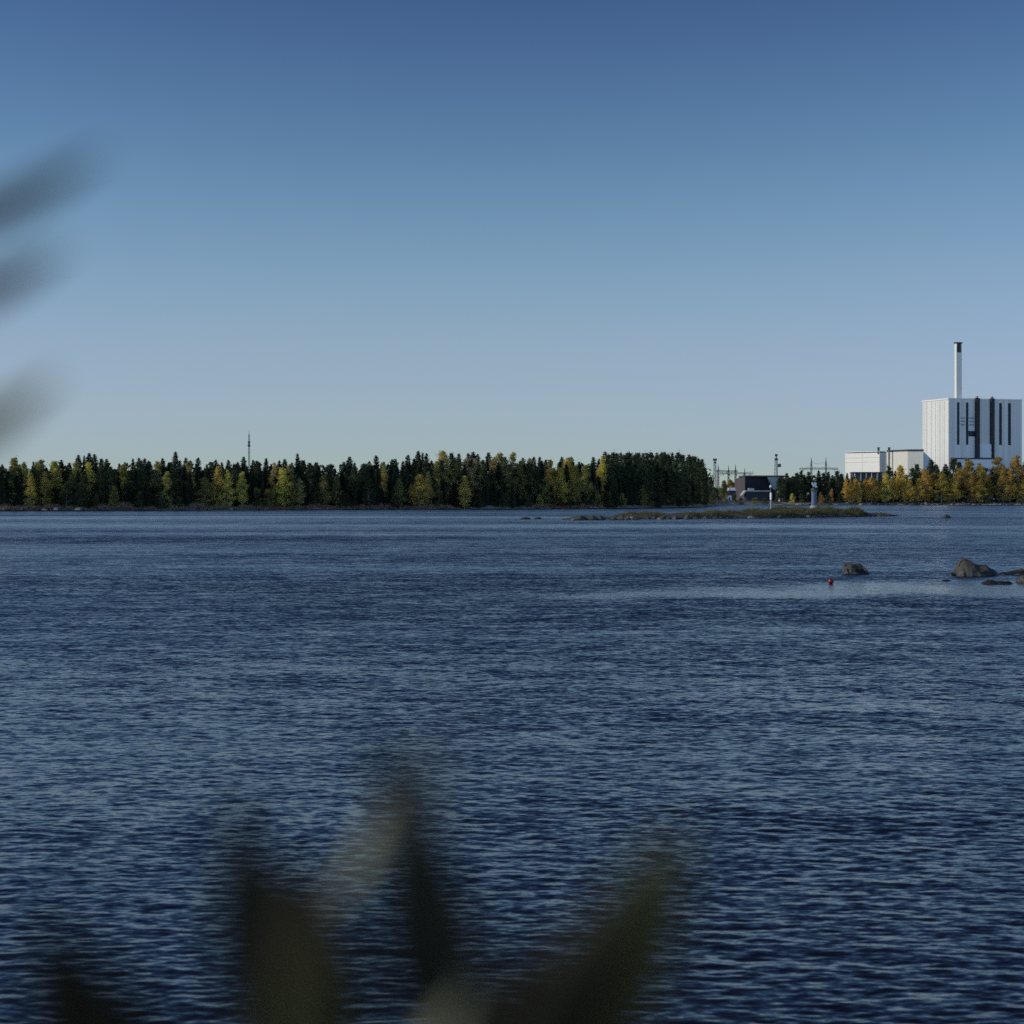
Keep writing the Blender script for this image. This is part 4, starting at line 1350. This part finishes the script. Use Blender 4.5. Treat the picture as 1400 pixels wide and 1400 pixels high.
# ------------------------------------------------------------------ beacons and buoy
d = 610
e = empty('navigation_beacon', (wx(1113, d), d, 0), 0, 'blue-grey round beacon tower with a lattice top behind the skerry', 'beacon')
k = d / FPX
MB().lathe([(1.9, -2), (1.8, 0.5), (1.25, 1.1), (1.15, 1.6)], 20).build('base', M_CONC, e, True)
zc0, zc1 = 1.6, hz(672, d)
MB().lathe([(0.88, zc0), (0.88, zc1 - 0.15), (1.0, zc1 - 0.12), (1.0, zc1)], 24).build('tower', M_BEACON, e)
mb = MB()
lattice(mb, (0, 0), zc1, hz(655.5, d), 0.42, 0.30, 0.055, 5, 4)
mb.build('lattice', M_STEELD, e)
MB().add([(-0.7, -0.5, zc1 + 2.2), (0.5, -0.5, zc1 + 3.0), (0.8, -0.5, zc1 + 2.3), (-0.3, -0.5, zc1 + 1.4), (-0.7, -0.42, zc1 + 2.2), (0.5, -0.42, zc1 + 3.0), (0.8, -0.42, zc1 + 2.3), (-0.3, -0.42, zc1 + 1.4)],
         [(3, 2, 1, 0), (4, 5, 6, 7), (0, 1, 5, 4), (1, 2, 6, 5), (2, 3, 7, 6), (3, 0, 4, 7)]).build('day_mark', M_WPAINT, e)
MB().box(-0.9, -0.35, -0.6, -0.52, zc1 + 2.3, zc1 + 2.9).box(0.25, 0.85, -0.6, -0.52, zc1 + 1.3, zc1 + 1.8).build('solar_panel', M_WPAINT, e)
MB().lathe([(0.22, hz(655.5, d)), (0.22, hz(654, d)), (0.1, hz(653.4, d))], 12).build('lantern', M_WPAINT, e)
mb = MB()
for t in range(12):
    a_ = t * math.pi / 6
    mb.tube((0.92 * math.cos(a_), 0.92 * math.sin(a_), zc1), (0.92 * math.cos(a_), 0.92 * math.sin(a_), zc1 + 0.9), 0.03, None, 4)
mb.lathe([(0.95, zc1 + 0.88), (0.95, zc1 + 0.94), (0.89, zc1 + 0.94), (0.89, zc1 + 0.88)], 24)
mb.build('railing', M_STEEL, e)

d = 650
e = empty('navigation_beacon', (wx(1054, d), d, 0), 0, 'slim white post beacon with a lamp on a thin pale stem behind the skerry', 'beacon')
MB().lathe([(0.7, -2), (0.6, 0.4), (0.24, 0.7), (0.21, hz(683, d))], 14).build('stem', M_CONC, e)
MB().lathe([(0.38, hz(683, d)), (0.38, hz(674, d)), (0.30, hz(673.5, d))], 4, (0, 0, 0)).build('lamp_box', M_WPAINT, e)
MB().tube((-0.1, 0, hz(673, d)), (-0.1, 0, hz(666, d)), 0.13, 0.13, 8).build('post', M_STEEL, e)
MB().lathe([(0.2, hz(667, d)), (0.42, hz(666, d)), (0.42, hz(664.5, d)), (0.15, hz(663, d))], 14, (-0.1, 0, 0)).build('lantern', M_WPAINT, e)

d = H * FPX / (798 - HOR)
rr = 3.9 / FPX * d
e = empty('mooring_buoy', (wx(1136, d), d, 0), 0.4, 'round red mooring buoy floating near the ochre streaked boulder', 'buoy')
prof = [(rr * math.cos(t), rr * 0.85 + rr * math.sin(t)) for t in [R(a_) for a_ in range(-88, 80, 12)]] + [(rr * 0.16, rr * 1.88), (rr * 0.16, rr * 2.0)]
MB().lathe(prof, 24).build('float', M_BUOY, e, True)
mb = MB()
ring = [Vector((rr * 0.16 * math.cos(t), 0, rr * 2.1 + rr * 0.16 * math.sin(t))) for t in [k * math.pi / 5 for k in range(11)]]
for a_, b_ in zip(ring, ring[1:]): mb.tube(a_, b_, rr * 0.05, None, 5)
mb.build('mooring_ring', M_STEELD, e)
MB().lathe([(rr * 1.005, rr * 0.80), (rr * 1.03, rr * 0.86), (rr * 1.005, rr * 0.92)], 24).build('seam', M_BUOY, e)

# ------------------------------------------------------------------ plants right in front of the camera (out of focus)
def leaf_mat(name, c_a, c_b, tr=0.25):
    return foliage(name, c_a, c_b, tr, 0.0, 0.0)


L_DARK = leaf_mat('dark_leaf', (0.026, 0.022, 0.011), (0.042, 0.036, 0.017))
L_OLIVE = leaf_mat('olive_leaf', (0.110, 0.095, 0.032), (0.150, 0.128, 0.044))
L_PALE = leaf_mat('pale_leaf', (0.17, 0.18, 0.11), (0.24, 0.245, 0.16))
L_GREY = leaf_mat('grey_leaf', (0.06, 0.07, 0.06), (0.09, 0.10, 0.08))


def leaf(parent, p0, p1, width, bend, face, mat, name='leaf', label=None):
    """Lance-shaped leaf from base to tip with a folded midrib; 'face' turns its blade about its length."""
    o0 = Vector(parent.location)
    p0, p1 = Vector(p0) - o0, Vector(p1) - o0
    ax = (p1 - p0)
    ln = ax.length
    ax.normalize()
    side = ax.cross(Vector((0, -1, 0))).normalized()
    side = Matrix.Rotation(face, 3, ax) @ side
    nrm_ = side.cross(ax).normalized()
    mb = MB()
    n_ = 18
    for i in range(n_ + 1):
        t = i / n_
        w = width * 0.5 * max(0.04, math.sin(math.pi * min(1, 0.06 + 0.94 * t)) ** 0.75 * (1 - 0.25 * t))
        c_ = p0 + ax * (ln * t) + side * (bend * math.sin(math.pi * t)) + nrm_ * (0.1 * ln * t * t)
        th = 0.00025
        for s, dz in ((-1, 0.18), (0, 0.0), (1, 0.18)):
            mb.v.append(tuple(c_ + side * (w * s) + nrm_ * (w * dz + th)))
        for s, dz in ((-1, 0.18), (0, 0.0), (1, 0.18)):
            mb.v.append(tuple(c_ + side * (w * s) + nrm_ * (w * dz - th)))
    for i in range(n_):
        a_, b_ = i * 6, (i + 1) * 6
        for s in (0, 1):
            mb.f.append((a_ + s, a_ + s + 1, b_ + s + 1, b_ + s))
            mb.f.append((a_ + 3 + s + 1, a_ + 3 + s, b_ + 3 + s, b_ + 3 + s + 1))
        mb.f.append((a_, b_, b_ + 3, a_ + 3))
        mb.f.append((a_ + 2, a_ + 5, b_ + 5, b_ + 2))
    o = mb.build(name, mat, parent, True)
    if label: o['label'] = label
    return o


def px_leaf(e, b_, t_, d0, d1, wpx, bend, face, mat, label=None):
    if b_[1] > 900:
        d0, d1, wpx = d0 * 0.80, d1 * 0.80, wpx * 1.2
    else:
        d0, d1 = d0 * 0.86, d1 * 0.86
    return leaf(e, at(b_[0], b_[1], d0), at(t_[0], t_[1], d1), wpx / FPX * (d0 + d1) / 2, bend, face, mat, 'leaf', label)


M_STEM = plain('green_stem', (0.05, 0.05, 0.022), 0.7, 0.2, 30)


def bush(x, y, label):
    return empty('leafy_plant', (x, y, gz(x, y)), 0, label, 'plant', 'blurred plants close to the camera')


def stem(e, pts, r0, r1):
    o0 = Vector(e.location)
    return MB().path([Vector(p) - o0 for p in pts], r0, r1, 8).build('stem', M_STEM, e, True)


e = bush(wx(430, 0.40), 0.42, 'blurred dark broad-leaved plant filling the bottom left of the view')
g0 = Vector(e.location)
fork = at(405, 1480, 0.360)
stem(e, [g0 - Vector((0, 0, 0.05)), g0 + Vector((0.02, 0.02, 0.6)), fork + Vector((0.01, 0, -0.3)), fork], 0.006, 0.003)
px_leaf(e, (400, 1560), (372, 1150), 0.43, 0.41, 175, 0.002, 0.2, L_DARK)
px_leaf(e, (420, 1500), (315, 1085), 0.45, 0.47, 95, -0.004, 0.5, L_DARK)
px_leaf(e, (430, 1480), (440, 1165), 0.40, 0.38, 135, 0.002, -0.3, L_DARK)
px_leaf(e, (390, 1600), (420, 1270), 0.38, 0.36, 120, 0.0, 0.35, L_OLIVE, 'olive green leaf low in the middle of the plant')
px_leaf(e, (455, 1240), (540, 1090), 0.52, 0.54, 36, 0.002, -0.75, L_PALE, 'small pale leaf catching the light')
px_leaf(e, (420, 1440), (285, 1330), 0.40, 0.38, 38, 0.0, -0.8, L_GREY)

e = bush(wx(640, 0.42), 0.44, 'blurred slim plant with upright dark leaves at the bottom centre')
g0 = Vector(e.location)
fork = at(650, 1480, 0.384)
stem(e, [g0 - Vector((0, 0, 0.05)), g0 + Vector((-0.02, 0.02, 0.6)), fork + Vector((0.01, 0, -0.3)), fork], 0.006, 0.003)
px_leaf(e, (655, 1520), (545, 1040), 0.47, 0.47, 120, -0.002, 0.2, L_DARK)
px_leaf(e, (590, 1220), (490, 985), 0.47, 0.45, 58, 0.002, 0.3, L_DARK)
px_leaf(e, (560, 1150), (650, 955), 0.44, 0.40, 22, -0.001, -0.6, L_GREY)
px_leaf(e, (560, 1480), (655, 1322), 0.46, 0.47, 46, 0.002, -0.8, L_PALE, 'pale leaf catching the light at the very bottom')

e = bush(wx(760, 0.40), 0.42, 'blurred plant with one long olive leaf slanting right at the bottom')
g0 = Vector(e.location)
fork = at(720, 1500, 0.360)
stem(e, [g0 - Vector((0, 0, 0.05)), g0 + Vector((-0.02, 0.02, 0.6)), fork + Vector((0.01, 0, -0.3)), fork], 0.006, 0.003)
px_leaf(e, (650, 1560), (925, 1100), 0.46, 0.44, 165, 0.004, 0.2, L_OLIVE)
px_leaf(e, (640, 1580), (850, 1200), 0.42, 0.40, 130, 0.002, 0.1, L_DARK)
px_leaf(e, (690, 1500), (720, 1270), 0.42, 0.42, 110, 0.0, 0.4, L_DARK)

e = bush(wx(170, 0.40), 0.41, 'blurred dark leaf plant in the bottom left corner')
g0 = Vector(e.location)
fork = at(190, 1480, 0.352)
stem(e, [g0 - Vector((0, 0, 0.05)), g0 + Vector((0.0, 0.02, 0.6)), fork + Vector((0.01, 0, -0.3)), fork], 0.006, 0.003)
px_leaf(e, (190, 1500), (65, 1235), 0.44, 0.42, 120, -0.003, 0.2, L_DARK)
px_leaf(e, (195, 1480), (130, 1320), 0.42, 0.41, 100, 0.0, 0.3, L_DARK)

e = bush(wx(-180, 0.43), 0.44, 'blurred tall plant whose leaf tips poke in at the left edge against the sky')
g0 = Vector(e.location)
s1 = at(-170, 700, 0.425)
stem(e, [g0 - Vector((0, 0, 0.05)), g0 + Vector((0.0, 0.01, 0.8)), s1, at(-150, 450, 0.43), at(-140, 345, 0.43)], 0.006, 0.002)
px_leaf(e, (-140, 335), (158, 203), 0.50, 0.48, 50, 0.002, 0.2, L_DARK)
px_leaf(e, (-140, 432), (108, 328), 0.50, 0.48, 50, 0.002, 0.3, L_DARK)
px_leaf(e, (-150, 640), (98, 512), 0.50, 0.48, 56, 0.002, 0.0, L_OLIVE)
px_leaf(e, (-160, 800), (25, 755), 0.46, 0.45, 30, 0.002, -0.7, L_PALE)
